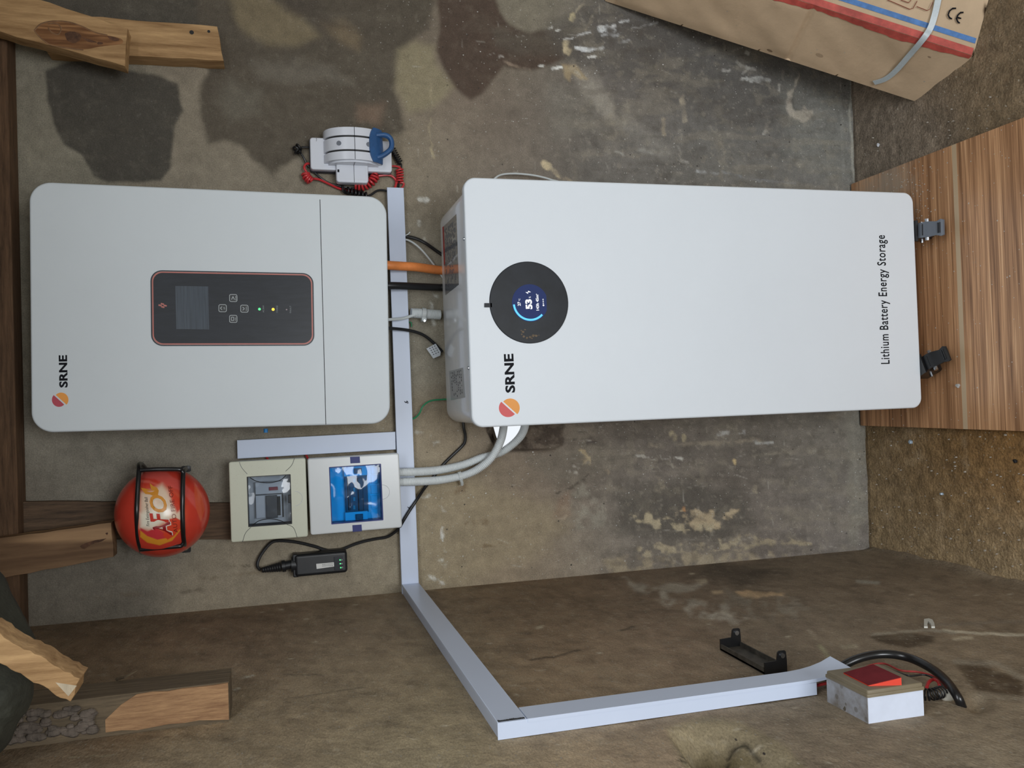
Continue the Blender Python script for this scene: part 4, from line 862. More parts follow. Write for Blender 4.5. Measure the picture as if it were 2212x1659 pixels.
# ------------------------------------------------------------------ junction box on the side wall
JC = .040
jy0, jy1, jz0, jz1 = -.9365, -.8565, .6545, .7340
t = Thing('junction_box', 'square white wall box with a tan lid and red label, mud-spattered on top', 'junction box', (AW,-.90,jz0))
mb = MB(); slab(mb, LEFT, rect(jy0,jy1,jz0,jz1), -.002, JC-.008, 0); t.part('body', mb, M_boxw)
mb = MB(); sl = Fr((0,0,jz1+.0002),(1,0,0),(0,1,0),(0,0,1)); slab(mb, sl, rect(AW,AW+JC-.0085,jy0+.0005,jy1-.0005), -.0004, .0004); t.part('spattered_side', mb, M_boxd)
mb = MB(); slab(mb, LEFT, rrect((jy0+jy1)/2,(jz0+jz1)/2,jy1-jy0+.003,jz1-jz0+.003,.002,3), JC-.0085, JC-.0045, .001); slab(mb, LEFT, rrect((jy0+jy1)/2,(jz0+jz1)/2,jy1-jy0+.0005,jz1-jz0+.0005,.0025,3), JC-.0045, JC, .0018); ld = t.part('lid', mb, M_lid)
HR = .009
lo0, lo1 = LEFT.px(1822,1455,JC), LEFT.px(1876,1482,JC); hi0, hi1 = LEFT.px(1886,1436,JC+HR), LEFT.px(1947,1464,JC+HR)
vs = [LEFT.p(*lo0,JC-.001), LEFT.p(*lo1,JC-.001), LEFT.p(*hi1,JC-.001), LEFT.p(*hi0,JC-.001), LEFT.p(*lo0,JC+.0006), LEFT.p(*lo1,JC+.0006), LEFT.p(*hi1,JC+HR), LEFT.p(*hi0,JC+HR)]
mb = MB(); mb.add(vs, [(0,1,2,3),(4,5,6,7),(0,1,5,4),(1,2,6,5),(2,3,7,6),(3,0,4,7)]); rk = t.part('rocker', mb, M_redsw, ld, 'bright red rocker plate tilted up')
e3 = LEFT.en*.0004; mb = MB(); mb.add([v+e3*k for k in (1,2) for v in vs[4:]], [(3,2,1,0),(4,5,6,7),(0,1,5,4),(1,2,6,5),(2,3,7,6),(3,0,4,7)]); t.part('red_label', mb, M_redsq, rk, 'dusty dark red face')
# wires around it
def wl_px(pts, c): return smooth_path([S(u, v, cc_) for (u, v), cc_ in zip(pts, c if hasattr(c,'__len__') else [c]*len(pts))], 8)
mb = MB(); tube(mb, wl_px([(1780,1462),(1800,1450),(1850,1424),(1905,1413),(1960,1420),(2010,1443),(2045,1472),(2068,1505),(2078,1527)],[.012,.016,.030,.034,.032,.028,.020,.010,-.004]), .0058, 14)
solo('power_cable', 'thick black cable arching over the red-labelled box into a hole in the side wall', 'cable', mb, M_blackm)
for i, (pts, m_, lab, r_) in enumerate((
  ([(1786,1458),(1850,1445),(1905,1433),(1945,1448),(1985,1452),(2020,1462),(2040,1480),(2055,1500)], M_redd, 'thin dusty red wire following the thick black cable behind the red-labelled box', .0014),
  ([(1788,1462),(1880,1442),(1930,1450),(1965,1460),(2000,1458),(2030,1475),(2048,1498)], M_cable, 'thin black wire beside the dusty red wire behind the red-labelled box', .0013))):
    mb = MB(); tube(mb, wl_px(pts, .008), r_, 8); solo('thin_wire', lab, 'wire', mb, m_)
mb = MB(); tube(mb, wl_px([(1758,1482),(1775,1478),(1795,1474)], [.008,.009,.008]), .0022, 8); solo('thin_wire', 'short red wire leaving the cut end of the side-wall trunking', 'wire', mb, M_redc)
mb = MB(); tube(mb, wl_px([(2002,1485),(2006,1474),(2016,1468),(2026,1472),(2030,1482)], .014), .0022, 8); solo('thin_wire', 'bright red wire looped below the red-labelled box', 'wire', mb, M_redc)
mb = MB(); tube(mb, coil(wl_px([(1996,1500),(2015,1500),(2035,1494)], .010), .007, 6, 14), .0011, 6); solo('coiled_wire', 'small coil of thin black wire below the red-labelled box', 'wire', mb, M_cable)
mb = MB(); sphere(mb, S(2048,1503,.004), .009, 10, 7, (1,.8,1.2)); solo('foam_lump', 'pale lump of filler where the wires enter the side wall', 'filler', mb, mat('pale_filler',(.55,.53,.46,1),.8), sharp=60)
# ------------------------------------------------------------------ black bracket
t = Thing('wall_bracket', 'empty black metal bracket screwed to the side wall', 'bracket', (AW,-.67,.73))
gy0, gy1, gz0, gz1 = -.737, -.611, .7155, .7515; GH = .0165
mb = MB(); slab(mb, LEFT, rect(gy0,gy1,gz0,gz1), .0, .0035); t.part('base_plate', mb, M_brdirt)
for za, zb in ((gz1-.0018,gz1),(gz0,gz0+.0018)):
    mb = MB(); slab(mb, LEFT, rect(gy0,gy1,za,zb), .001, GH*.62); t.part('side_rail', mb, M_brdirt)
for ya, sgn in ((gy1,-1),(gy0,1)):
    fr2 = Fr((0,ya,0),(1,0,0),(0,0,1),(0,-1,0))
    x0 = AW+.001; mb = MB(); prof = [(x0,gz0),(x0+GH*1.0,gz0),(x0+GH*1.75,gz0+.001),(x0+GH*1.85,gz0+.003),(x0+GH*1.85,gz0+.012),(x0+GH*1.7,gz0+.0145),(x0+GH*1.05,gz0+.016),(x0+GH*1.0,gz1),(x0,gz1)]
    slab(mb, fr2, prof, -.0012, .0012); e_ = t.part('end_tab', mb, M_blackm)
    q = (x0+GH*1.45, ya-.0012, gz0+.0075); mb = MB(); cyl(mb, q, (q[0],q[1]-.0022,q[2]), .0036, 14); t.part('screw', mb, M_steel, e_)
# small clip
t_ = MB(); rs_ = [(1996,1353),(1996,1337),(2006,1335.5),(2014,1338),(2018,1345),(2019.5,1353),(2012,1353),(2010.5,1346),(2005,1341.5),(2003,1346),(2004,1353)]
slab(t_, LEFT, [LEFT.px(u,v,.003) for u,v in rs_], -.002, .003); solo('cable_clip', 'small white arch-shaped plastic clip stuck on the side wall near the floor', 'clip', t_, mat('off_white_plastic',(.62,.62,.56,1),.5))

# ------------------------------------------------------------------ breaker boxes
def boxframe(px4, c):
    q = np.array([BACK.px(u,v,c) for u,v in px4]); cen = q.mean(0)      # order: up-right, low-right, low-left, up-left in the room
    ax = ((q[0]-q[3])+(q[1]-q[2]))/2; w_ = np.linalg.norm(ax); h_ = (np.linalg.norm(q[0]-q[1])+np.linalg.norm(q[3]-q[2]))/2
    return Fr((cen[0],0,cen[1]),(1,0,0),(0,0,1),(0,-1,0), math.atan2(ax[1],ax[0])), w_, h_
CC = .072
fr, w_, h_ = boxframe([(494,1000),(660,987),(666,1159),(499,1173)], CC)
t = Thing('breaker_box', 'cream breaker box with a smoky clear door, next to the fire ball', 'breaker box', fr.p(0,-h_/2))
mb = MB(); slab(mb, fr, rect(-w_/2+.006,w_/2-.006,-h_/2+.006,h_/2-.006), 0, .020); 
ringslab(mb, fr, rrect(0,0,w_-.012,h_-.012,.003,3), rrect(0,0,w_-.02,h_-.02,.002,3), .020, CC-.018); t.part('back_box', mb, M_cream)
wq = [fr.px(u,v,CC) for u,v in ((533,1030),(628,1024),(631,1132),(536,1139))]; wx0 = (wq[2][0]+wq[3][0])/2; wx1 = (wq[0][0]+wq[1][0])/2; wz0 = (wq[1][1]+wq[2][1])/2; wz1 = (wq[0][1]+wq[3][1])/2
wc = ((wx0+wx1)/2,(wz0+wz1)/2); ww, wh = wx1-wx0, wz1-wz0
mb = MB(); ringslab(mb, fr, rrect(0,0,w_,h_,.0045,5), rrect(wc[0],wc[1],ww,wh,.0012,5), CC-.018, CC, .0025); cv = t.part('cover', mb, M_cream)
mb = MB()
ringslab(mb, fr, rrect(wc[0],wc[1],ww,wh,.001,3), rrect(wc[0],wc[1],ww-.003,wh-.003,.001,3), CC-.035, CC-.0012); t.part('window_gasket', mb, M_slot)
def g(u,v,c=CC): return fr.px(u,v,c)
mb = MB()
for P_ in ([(517,998),(522,1010),(534,1024)],[(617,1018),(630,1005),(636,990)],[(524,1171),(530,1152),(542,1139)],[(620,1133),(634,1140),(642,1161)]):
    tube(mb, [fr.p(*g(u,v),CC+.0001) for u,v in smooth_path([(a,b,0) for a,b in P_],4) and [(q[0],q[1]) for q in smooth_path([(a,b,0) for a,b in P_],4)]], .00045, 5)
t.part('moulded_line', mb, M_dkgrey, cv)
mb = MB(); q = g(637,1077); k_ = [fr.p(q[0]+.0145*math.cos(a_),q[1]+.0145*math.sin(a_),CC+.0001) for a_ in np.linspace(math.pi*1.0,math.pi*2.0,22)]; tube(mb, k_, .0005, 5); t.part('thumb_notch', mb, M_inner, cv)
# inside
mb = MB(); slab(mb, fr, rect(wx0-.004,wx1+.004,wz0-.004,wz1+.004), .020, .030); t.part('inner_tray', mb, M_inner)
q = [g(u,v,.05) for u,v in ((551,1043),(611,1041),(613,1117),(553,1120))]; x0,x1,z0,z1 = q[2][0],q[0][0],q[1][1],q[0][1]
mb = MB(); slab(mb, fr, rect(x0+.45*(x1-x0)*0,x1,z0,z1), .030, .046, .001); br = t.part('breaker', mb, M_brk)
mb = MB(); slab(mb, fr, rect(x0,x1-.027,z0+.012,z0+.034), .046, .054, .001); t.part('toggle', mb, M_dkgrey, br)
mb = MB(); slab(mb, fr, rect(x0+.004,x1-.030,z0+.006,z0+.013), .046, .049); slab(mb, fr, rect(x0,x1-.026,z0,z0+.003), .046, .048); t.part('dark_slot', mb, M_slot, br)
mb = MB(); slab(mb, fr, rect(x1-.017,x1-.0105,z0+.010,z0+.027), .046, .0505, .0008); t.part('red_button', mb, M_redt, br, 'dull red test button')
mb = MB(); slab(mb, fr, rect(x1-.026,x1-.0235,z0,z1), .046, .0472); t.part('dark_line', mb, M_dkgrey, br)
# door
def door(mb, fr, x0,x1,z0,z1,c, bul=.004, n=14):
    for cc_ in (c,):
        vs = []; fs = []
        for i in range(n+1):
            for j in range(n+1):
                a, b = i/n, j/n; vs.append(fr.p(x0+(x1-x0)*a, z0+(z1-z0)*b, cc_+bul*(1-(2*a-1)**2)*(1-(2*b-1)**4)))
        for i in range(n):
            for j in range(n): fs.append((i*(n+1)+j,(i+1)*(n+1)+j,(i+1)*(n+1)+j+1,i*(n+1)+j+1))
        mb.add(vs, fs)
mb = MB(); door(mb, fr, wx0+.002,wx1-.002,wz0+.002,wz1-.002, CC-.004, .0022); dr = t.part('clear_door', mb, M_smoke, None, 'smoky transparent door with curved ridges')
mb = MB()
for P_ in ([(540,1032),(555,1040),(580,1043),(604,1038),(618,1027)],[(544,1136),(560,1125),(583,1121),(603,1124),(620,1131)]):
    tube(mb, [fr.p(*g(q[0],q[1]),CC-.0015) for q in smooth_path([(a,b,0) for a,b in P_],5)], .0008, 6)
t.part('door_ridge', mb, M_slot, dr)
mb = MB(); q = g(626,1078); slab(mb, fr, rect(q[0]-.008,q[0]+.008,q[1]-.0028,q[1]+.0028), CC-.006, CC-.0005, .001); t.part('latch', mb, M_slot, dr)

CB = .078
fr, w_, h_ = boxframe([(664,990),(862,979.5),(869,1140),(671,1156)], CB)
t = Thing('breaker_box', 'white breaker box with a see-through blue door, touching the level trunking', 'breaker box', fr.p(0,-h_/2))
mb = MB(); slab(mb, fr, rect(-w_/2+.006,w_/2-.006,-h_/2+.006,h_/2-.006), .022, .026) 
ringslab(mb, fr, rrect(0,0,w_-.012,h_-.012,.003,3), rrect(0,0,w_-.02,h_-.02,.002,3), .024, CB-.018); t.part('back_box', mb, M_wbox)
def g(u,v,c=CB): return fr.px(u,v,c)
wq = [g(u,v) for u,v in ((711,1008.5),(823,1002),(828.5,1124),(715,1133))]; wx0 = (wq[2][0]+wq[3][0])/2; wx1 = (wq[0][0]+wq[1][0])/2; wz0 = (wq[1][1]+wq[2][1])/2; wz1 = (wq[0][1]+wq[3][1])/2
wc = ((wx0+wx1)/2,(wz0+wz1)/2); ww, wh = wx1-wx0, wz1-wz0
mb = MB(); ringslab(mb, fr, rrect(0,0,w_,h_,.005,5), rrect(wc[0],wc[1],ww,wh,.0012,5), CB-.018, CB, .0028); cv = t.part('cover', mb, M_wbox)
for px4 in ([(756,987),(777,986),(778,1000),(757,1001)],[(761,1134.5),(781,1133),(782,1147.5),(762,1149)]):
    mb = MB(); slab(mb, fr, [g(u,v) for u,v in px4], CB-.001, CB+.0006, .0004); t.part('hinge_cap', mb, M_navy, cv, 'navy blue hinge cap')
mb = MB(); q = g(826,1063); k_ = [fr.p(q[0]+.0145*math.cos(a_),q[1]+.0145*math.sin(a_),CB+.0001) for a_ in np.linspace(math.pi,2*math.pi,22)]; tube(mb, k_, .0005, 5); t.part('thumb_notch', mb, M_inner, cv)
mb = MB(); ringslab(mb, fr, rrect(wc[0],wc[1],ww,wh,.001,3), rrect(wc[0],wc[1],ww-.004,wh-.004,.001,3), CB-.03, CB-.001); t.part('window_gasket', mb, M_navy)
mb = MB(); slab(mb, fr, rect(wx0-.004,wx1+.004,wz0-.004,wz1+.004), .026, .040); t.part('inner_tray', mb, M_innerw)
def gx(pts, c): 
    q = [fr.px(u,v,c) for u,v in pts]; return rect(min(a[0] for a in q),max(a[0] for a in q),min(a[1] for a in q),max(a[1] for a in q))
for pts in ([(742,1008),(793,1026)],[(745,1107),(795,1127)]):
    mb = MB(); slab(mb, fr, gx(pts,.05), .038, .054, .0008); b2 = t.part('breaker', mb, M_innerw)
    u0, v0_ = pts[0]; mb = MB(); slab(mb, fr, gx([(u0+23,v0_+4),(u0+39,v0_+14)],.056), .054, .060, .001); t.part('toggle', mb, M_dkgrey, b2)
mb = MB(); slab(mb, fr, gx([(744,1028),(796,1105)],.05), .038, .053, .0008); b2 = t.part('main_breaker', mb, M_dkgrey)
for v_ in (1038,1058,1078,1096):
    mb = MB(); slab(mb, fr, gx([(763,v_-4),(767.5,v_+4)],.054), .053, .0545); t.part('indicator_window', mb, M_teal, b2)
mb = MB(); slab(mb, fr, gx([(750,1032),(758,1102)],.055), .053, .057, .001); slab(mb, fr, gx([(772,1032),(786,1102)],.055), .053, .059, .001); t.part('toggle_bar', mb, M_black, b2)
for (v0_,v1_) in ((1008,1023),(1026,1044),(1049,1066),(1071,1097),(1100,1119)):
    mb = MB(); slab(mb, fr, gx([(801,v0_),(817,v1_)],.044), .040, .0435, .0008); t.part('blanking_plate', mb, M_innerw)
mb = MB(); door(mb, fr, wx0+.002,wx1-.002,wz0+.002,wz1-.002, CB-.0035, .0035); t.part('blue_door', mb, M_bluepane, None, 'see-through blue door')
for nm, pts in (('thin_wire',[(575,986),(580,994),(584,1001)]),('thin_wire',[(660,980),(664,988),(668,996)])):
    mb = MB(); tube(mb, smooth_path([BACK.p(*BACK.px(u,v,.012),c_) for (u,v),c_ in zip(pts,(.010,.016,.020))],6), .0022, 8)
    solo(nm, 'short red wire between the upright trunking and the ' + ('cream box' if pts[0][0] < 600 else 'white box'), 'wire', mb, M_redc)

# ------------------------------------------------------------------ wifi dongle
DC = .034
fr, w_, h_ = boxframe([(635,1197),(750,1188.5),(753,1240),(636,1248)], DC)
t = Thing('data_logger', 'black stick-shaped logger with three green lights hanging left of the breaker boxes', 'data logger', fr.p(0,-h_/2))
def g(u,v,c=DC): return fr.px(u,v,c)
mb = MB(); slab(mb, fr, rrect(0,0,w_*.93,h_*.985,.007,6), .001, DC, .006, 4); bd = t.part('case', mb, M_black)
mb = MB(); slab(mb, fr, rrect(0,-h_*.23,w_*1.0,h_*.52,.006,5), .001, DC*.66, .003, 3); slab(mb, fr, rrect(0,h_*.47,w_*.96,.012,.003,4), .002, DC*.9, .002, 3); t.part('grip_sleeve', mb, M_black)
cx_, cz_ = g(627,1217.5,DC*.5); 
def ax(u,v,c=DC*.5): return fr.p(*fr.px(u,v,c),c)
mb = MB(); tube(mb, [ax(640,1219),ax(629,1219.5)], .0165, 20); t.part('collar', mb, M_black)
mb = MB(); tube(mb, [ax(630,1219.5),ax(617,1222),ax(616.5,1222.2),ax(609,1223.6)], [.0095,.0095,.012,.012], 18)
Q = []; R__ = []
for k in range(9): Q += [ax(608-k*5,1224+k*.9),ax(605.5-k*5,1224.4+k*.9)]; R__ += [.0108-.0006*k,.0094-.0006*k]
tube(mb, Q, R__, 16); t.part('plug', mb, M_black)
mb = MB(); slab(mb, fr, rrect(*g(731,1216.5),g(731,1202)[0]-g(731,1231)[0],g(722,1216)[1]-g(741,1216)[1],.0015,3), DC-.001, DC+.0008, .0005); lp = t.part('light_panel', mb, M_panel, bd)
for (u,v) in ((734.5,1209.5),(735,1217.5),(736,1226)):
    q = g(u,v); mb = MB(); slab(mb, fr, disc(fr,*q,.0014,12), DC, DC+.0012); t.part('indicator_light', mb, M_green, lp)
    mb = MB(); tpx(mb, fr, '⚬' if 0 else 'o', (u+5,v+1.5), (u+5,v-1.8), 2.5, DC+.0010); t.part('symbol', mb, M_glyph, lp)
mb = MB(); slab(mb, fr, [g(u,v) for u,v in ((683,1218),(722,1214.5),(723,1223.5),(684,1229))], DC-.0004, DC+.0003); sk = t.part('label_sticker', mb, mat('white_label',(.7,.7,.68,1),.5), bd)
mb = MB()
for u_ in (704,709):
    for k in range(5): slab(mb, fr, rrect(*g(u_-3+0*k+ (0),1217),.0001,.0001,.00002,1), DC, DC+.0001) if 0 else None
rs = random.Random(2)
for r_ in range(2):
    u = 696.0
    while u < 719:
        du = rs.uniform(1.2,3); q = [g(a,b) for a,b in ((u,1218.6+3.6*r_-(u-696)*.05),(u+du,1218.4+3.6*r_-(u-696)*.05),(u+du,1219.5+3.6*r_-(u-696)*.05),(u,1219.7+3.6*r_-(u-696)*.05))]
        slab(mb, fr, ccw(q), DC, DC+.0005); u += du+.8
t.part('fine_print', mb, M_dkgrey, sk)

# ------------------------------------------------------------------ cables
def bpath(pts, per=8): return smooth_path([BACK.p(*BACK.px(u,v,c),c) for u,v,c in pts], per)
def cable(name, label, cat, pts, r, m_, n=10, group=None):
    mb = MB(); tube(mb, bpath(pts), r, n); return solo(name, label, cat, mb, m_, group)
cable('power_cable', 'thick orange cable running down from the inverter behind the battery cabinet', 'cable', [(800,570,.055),(838,573,.055),(870,575,.045),(900,577,.036),(943,583,.013),(955,584,.0098),(985,586,.0098)], .0095, M_orangec, 16)
cable('power_cable', 'thick black cable running down from the inverter beside the orange one', 'cable', [(800,617,.055),(842,617,.055),(880,618,.042),(945,621,.011),(955,621,.0085),(985,622,.0085)], .0078, M_cable, 16)
cable('thin_cable', 'black cable curving from the level trunking down to the cabinet, beside the white one', 'cable', [(866,508,.012),(880,511,.012),(900,516,.016),(920,526,.020),(944,543,.010),(970,560,.008)], .0036, M_cable)
cable('thin_cable', 'thin white cable curving from the level trunking down to the cabinet', 'cable', [(866,517,.012),(882,519,.014),(900,530,.02),(918,548,.022),(943,580,.010),(960,605,.006)], .0020, M_whitec)
cable('thin_cable', 'short white cable tail poking out below the level trunking', 'cable', [(872,510,.014),(881,506,.015),(886,501,.016)], .0013, M_whitec)
cable('signal_cable', 'grey cable entering the short corrugated sleeve below the inverter', 'cable', [(815,692,.05),(845,690,.045),(870,688,.036),(890,682,.032),(905,677,.030)], .0032, M_whitec)
mb = MB(); corrugated(mb, bpath([(888,676,.026),(905,677,.024),(930,679,.015),(950,680,.0118)]), .0108, pitch=.0033); t = Thing('conduit_sleeve', 'short pale corrugated sleeve with a clamp between inverter and cabinet', 'conduit', W(915,678,.02)); t.part('sleeve', mb, M_cond)
mb = MB(); tube(mb, bpath([(911,677,.026),(919,678,.026)],3), .0124, 20); slab(mb, BACK, rrect(*BACK.px(916,690,.03),.008,.010,.002,3), .016, .034, .001); cl = t.part('clamp', mb, M_whitec); mb = MB(); q = BACK.px(917,693,.034); cyl(mb, BACK.p(*q,.033), BACK.p(*q,.036), .0025, 12); t.part('screw', mb, M_steel, cl)
t = Thing('tagged_cable', 'black cable with a printed grey tag hanging below the inverter', 'cable', W(900,720,.03))
mb = MB(); tube(mb, bpath([(820,708,.05),(848,709.5,.045),(885,714,.030),(915,724,.020),(938,742,.012),(955,760,.008)]), .0033, 10); t.part('wire', mb, M_cable)
mb = MB(); tg = [(921,753),(941,742.5),(952,760),(951,768),(936,774.5)]; slab(mb, BACK, pxs(BACK, tg, .017), .0162, .0175); tg_ = t.part('paper_tag', mb, M_stick2)
mb = MB(); rs = random.Random(6)
for r_ in range(4):
    for k in range(4):
        u = 927+5.2*r_+k*2.6; v = 752-2.4*r_+k*4.4; q = pxs(BACK, [(u,v),(u+2.2,v-1.2),(u+3.4,v+1.0),(u+1.2,v+2.2)], .0175)
        if rs.random() < .85: slab(mb, BACK, ccw([tuple(np.mean(q,0)+(np.array(a)-np.mean(q,0))*.75) for a in q]), .0172, .0178)
t.part('fine_print', mb, M_ink, tg_)
cable('earth_wire', 'thin green earth wire between the level trunking and the cabinet', 'wire', [(885,905,.010),(896,903,.012),(906,893,.018),(914,877,.020),(930,866,.014),(955,863,.008),(975,862,.008)], .0018, M_greenc)
cable('earth_wire', 'thin green wire end just under the level trunking near the corrugated sleeve', 'wire', [(880,696,.010),(888,697,.009),(889,706,.008)], .0014, M_greenc)
cable('data_cable', 'long black cable from behind the cabinet down to the black data logger', 'cable', [(1000,905,.014),(1002,925,.013),(1005,940,.010),(1004,955,.008),(996,966,.006),(975,986,.006),(958,1003,.0045),(938,1028,.0045),(918,1053,.008),(900,1080,.024),(884,1104,.026),(870,1127,.025),(860,1143,.016),(838,1159,.008),(812,1164,.006),(788,1169,.006),(765,1176,.006),(740,1186,.006),(719,1190,.006),(700,1187,.006),(679,1180,.006),(640,1171,.006),(603,1168,.007),(585,1173,.008),(568,1192,.010),(558,1210,.012),(556,1222,.014),(560,1229,.016),(563,1230.5,.017)], .0033, M_cable)
cable('loop_cable', 'white cable loop peeping out behind the cabinet on the cardboard box side', 'cable', [(1075,450,.006),(1066,396,.022),(1072,383,.026),(1085,377,.022),(1105,375,.020),(1130,376,.020),(1160,380,.022),(1190,388,.026),(1215,400,.022),(1225,450,.006)], .0021, M_whitec)
G_ = 'grey corrugated conduits'
cA = [(845,1021,.045),(868,1020,.045),(905,1019,.036),(950,1015,.020),(1000,1004,.0145),(1037,990,.0145),(1060,984,.016),(1080,978,.016),(1100,966,.018),(1120,948,.016),(1131,930,.004),(1135,912,-.02),(1136,890,-.045)]
cB = [(847,1042,.045),(870,1041,.045),(905,1040,.038),(950,1037,.024),(994,1029,.020),(1020,1020,.024),(1037,1010,.030),(1055,996,.036),(1070,976,.036),(1082,950,.026),(1087,928,.006),(1089,908,-.02),(1090,890,-.05)]
mb = MB(); corrugated(mb, bpath(cA), .0092); t = Thing('corrugated_conduit', 'grey corrugated conduit passing underneath its twin and bending into the hole in the wall', 'conduit', W(950,1015,.02), G_); t.part('tube', mb, M_cond, sharp=80)
mb = MB(); corrugated(mb, bpath(cB), .0092); t = Thing('corrugated_conduit', 'grey corrugated conduit crossing over its twin and ending behind the cabinet', 'conduit', W(950,1037,.02), G_); t.part('tube', mb, M_cond, sharp=80)
mb = MB(); A_ = np.array(W(988,1022,.0335)); 
ringP = []; q = BACK.px(994,1029,.02); dirv = np.array([.35,1.0]); dirv /= np.linalg.norm(dirv)
# a wrap round the front conduit, perpendicular to its run
Pm = np.array(BACK.p(*q,.020)); Tn = np.array(BACK.p(*BACK.px(1010,1025,.02),.02))-np.array(BACK.p(*BACK.px(980,1033,.02),.02)); Tn /= np.linalg.norm(Tn); en = np.array([0,-1.,0]); Bn = np.cross(Tn, en); Bn /= np.linalg.norm(Bn); 
tube(mb, [Pm-Tn*.0035, Pm+Tn*.0035], .0102, 24)
tt_ = BACK.px(998,1047,.018); tube(mb, [BACK.p(*BACK.px(995,1035,.028),.028), BACK.p(*BACK.px(998,1042,.024),.024), BACK.p(*tt_,.018)], .0034, 10)
solo('conduit_clip', 'white plastic clip wrapped around the upper crossing conduit', 'clip', mb, M_whitec)

# ------------------------------------------------------------------ white drum device with blue handle
t = Thing('drum_wall_unit', 'white drum-shaped wall unit with a blue carry handle and coiled leads', 'wall unit', W(760,330,0))
q = [BACK.px(u,v,.03) for u,v in ((668,297),(668,370),(848,305),(848,370))]
g = lambda u,v,c=.03: BACK.px(u,v,c)
# base plate with four arms (arm toward the ceiling, toward the floor, left)
zc = g(760,340)[1]; xc = g(760,332)[0]
zu = g(669,330)[1]; zd = g(847,335)[1]; 
def sq(mb, poly, c0, c1, b_=.002): slab(mb, BACK, poly, c0, c1, b_, 3)
x0, x1 = g(700,368)[0], g(700,297)[0]
mb = MB(); sq(mb, rrect((x0+x1)/2,(zu+zd)/2,x1-x0,zu-zd,.006,4), .003, .019, .001); sq(mb, rrect(g(760,392,.02)[0]+.016,g(760,372,.02)[1],.040,.066,.006,4), .003, .021, .001); t.part('back_plate', mb, mat('slate_plastic',(.05,.055,.075,1),.5))
mb = MB(); sq(mb, rrect((x0+x1)/2,(zu+zd)/2,x1-x0-.002,zu-zd-.002,.006,5), .019, .031, .0025); base = t.part('base', mb, M_dev)
xa0, xa1 = g(760,396,.034)[0], g(760,352,.034)[0]; za0, za1 = g(795,375,.034)[1], g(726,375,.034)[1]
mb = MB(); sq(mb, rrect((xa0+xa1)/2,(za0+za1)/2,xa1-xa0,za1-za0,.006,6), .021, .040, .003); arm = t.part('side_arm', mb, M_dev)
# drum
zr0, zr1 = g(825,330,.03)[1], g(699,330,.03)[1]; Rz = (zr1-zr0)/2; zc = (zr0+zr1)/2; xd0 = g(760,357,.028)[0]; xd1 = xd0+.066; H = .052
def drum(mb, xa, xb, k=1.0, cap=True, n=36):
    vs = []; fs = []
    for x in (xa, xb):
        for i in range(n+1):
            a_ = math.pi*i/n; vs.append((x, -(.022+H*k*math.sin(a_)**.8), zc+Rz*k*math.cos(a_)))
    for i in range(n): fs.append((i,i+1,n+2+i,n+1+i))
    fs.append(tuple(range(n+1))[::-1]); fs.append(tuple(range(n+1,2*n+2))); fs.append((0,n+1,2*n+1,n)); mb.add(vs, fs)
wband = [(0,.0165),(.0205,.0455),(.0495,.066)]
mb = MB(); drum(mb, xd0+.002, xd1-.002, .93); t.part('inner_drum', mb, M_slot)
for a_, b_2 in wband:
    mb = MB(); drum(mb, xd0+a_, xd0+b_2, 1.0); t.part('drum_band', mb, M_dev)
mb = MB(); drum(mb, xd0-.0035, xd0+.0005, .86); dc_ = t.part('drum_end', mb, M_dev)
mb = MB(); tube(mb, [(xd0-.004,-.026,zc),(xd0-.004,-(.022+H*.86),zc)], .0004, 4); tube(mb, [(x_,-(.0223+H),zc) for x_ in (xd0,xd1)], .0005, 4)
tube(mb, [((xa0+.001),-.0402,zc),(xa1,-.0402,zc)], .0004, 4); t.part('centre_seam', mb, M_ink)
for (u,v) in ((732.5,308.5),(796,312)):
    # on the drum's middle band
    xb = xd0+.033; bz = BACK.px(u,v,.07)[1]; cosv = max(-.99,min(.99,(bz-zc)/Rz)); a_ = math.acos(cosv); yb = .022+H*math.sin(a_)**.8
    nn = np.array([0,-math.sin(a_),math.cos(a_)]); nn /= np.linalg.norm(nn); P_ = np.array([xb,-yb,bz]); mb = MB(); cyl(mb, P_-nn*.002, P_+nn*.0018, .0048, 20); t.part('grey_button', mb, M_btn)
mb = MB(); tpx(mb, BACK, 'lock', (684,304), (684,297) , 2, .0265) if 0 else None
tpx(mb, BACK, '1mA', (684.5,305), (684.5,298), 2.2, .0315); tpx(mb, BACK, '■', (733,372), (733,366), 4, .0407); t.part('lettering', mb, M_ink, base)
mb = MB(); ringslab(mb, BACK, rrect((xa0+xa1)/2-.001,(za0+za1)/2,(xa1-xa0)*.62,(za1-za0)*.84,.003,4), rrect((xa0+xa1)/2-.001,(za0+za1)/2,(xa1-xa0)*.62-.0008,(za1-za0)*.84-.0008,.003,4), .0395, .0402); t.part('moulded_line', mb, M_inner, arm)
# blue handle: a saddle over the drum plus a loop
mb = MB(); vs = []; fs = []; n = 16
aa = np.linspace(math.radians(124), math.radians(152), 7)
for xi, x in enumerate(np.linspace(xd0-.002, xd1+.003, n+1)):
    edge = abs(xi/n-.5)*2
    for a_ in (np.linspace(math.radians(119+9*edge**3), math.radians(163-6*edge), 8)):
        vs.append((x, -(.022+(H+.004)*math.sin(a_)**.8), zc+(Rz+.004)*math.cos(a_)))
for i in range(n):
    for j in range(7): fs.append((i*8+j,i*8+j+1,(i+1)*8+j+1,(i+1)*8+j))
m2 = len(vs); 
for x_,y_,z_ in list(vs): vs.append((x_, y_+.0035, z_+.0015))
for f_ in list(fs): fs.append(tuple(m2+i for i in f_)[::-1])
for j in range(7): fs.append((j,m2+j,m2+j+1,j+1)); k_ = n*8; fs.append((k_+j,k_+j+1,m2+k_+j+1,m2+k_+j))
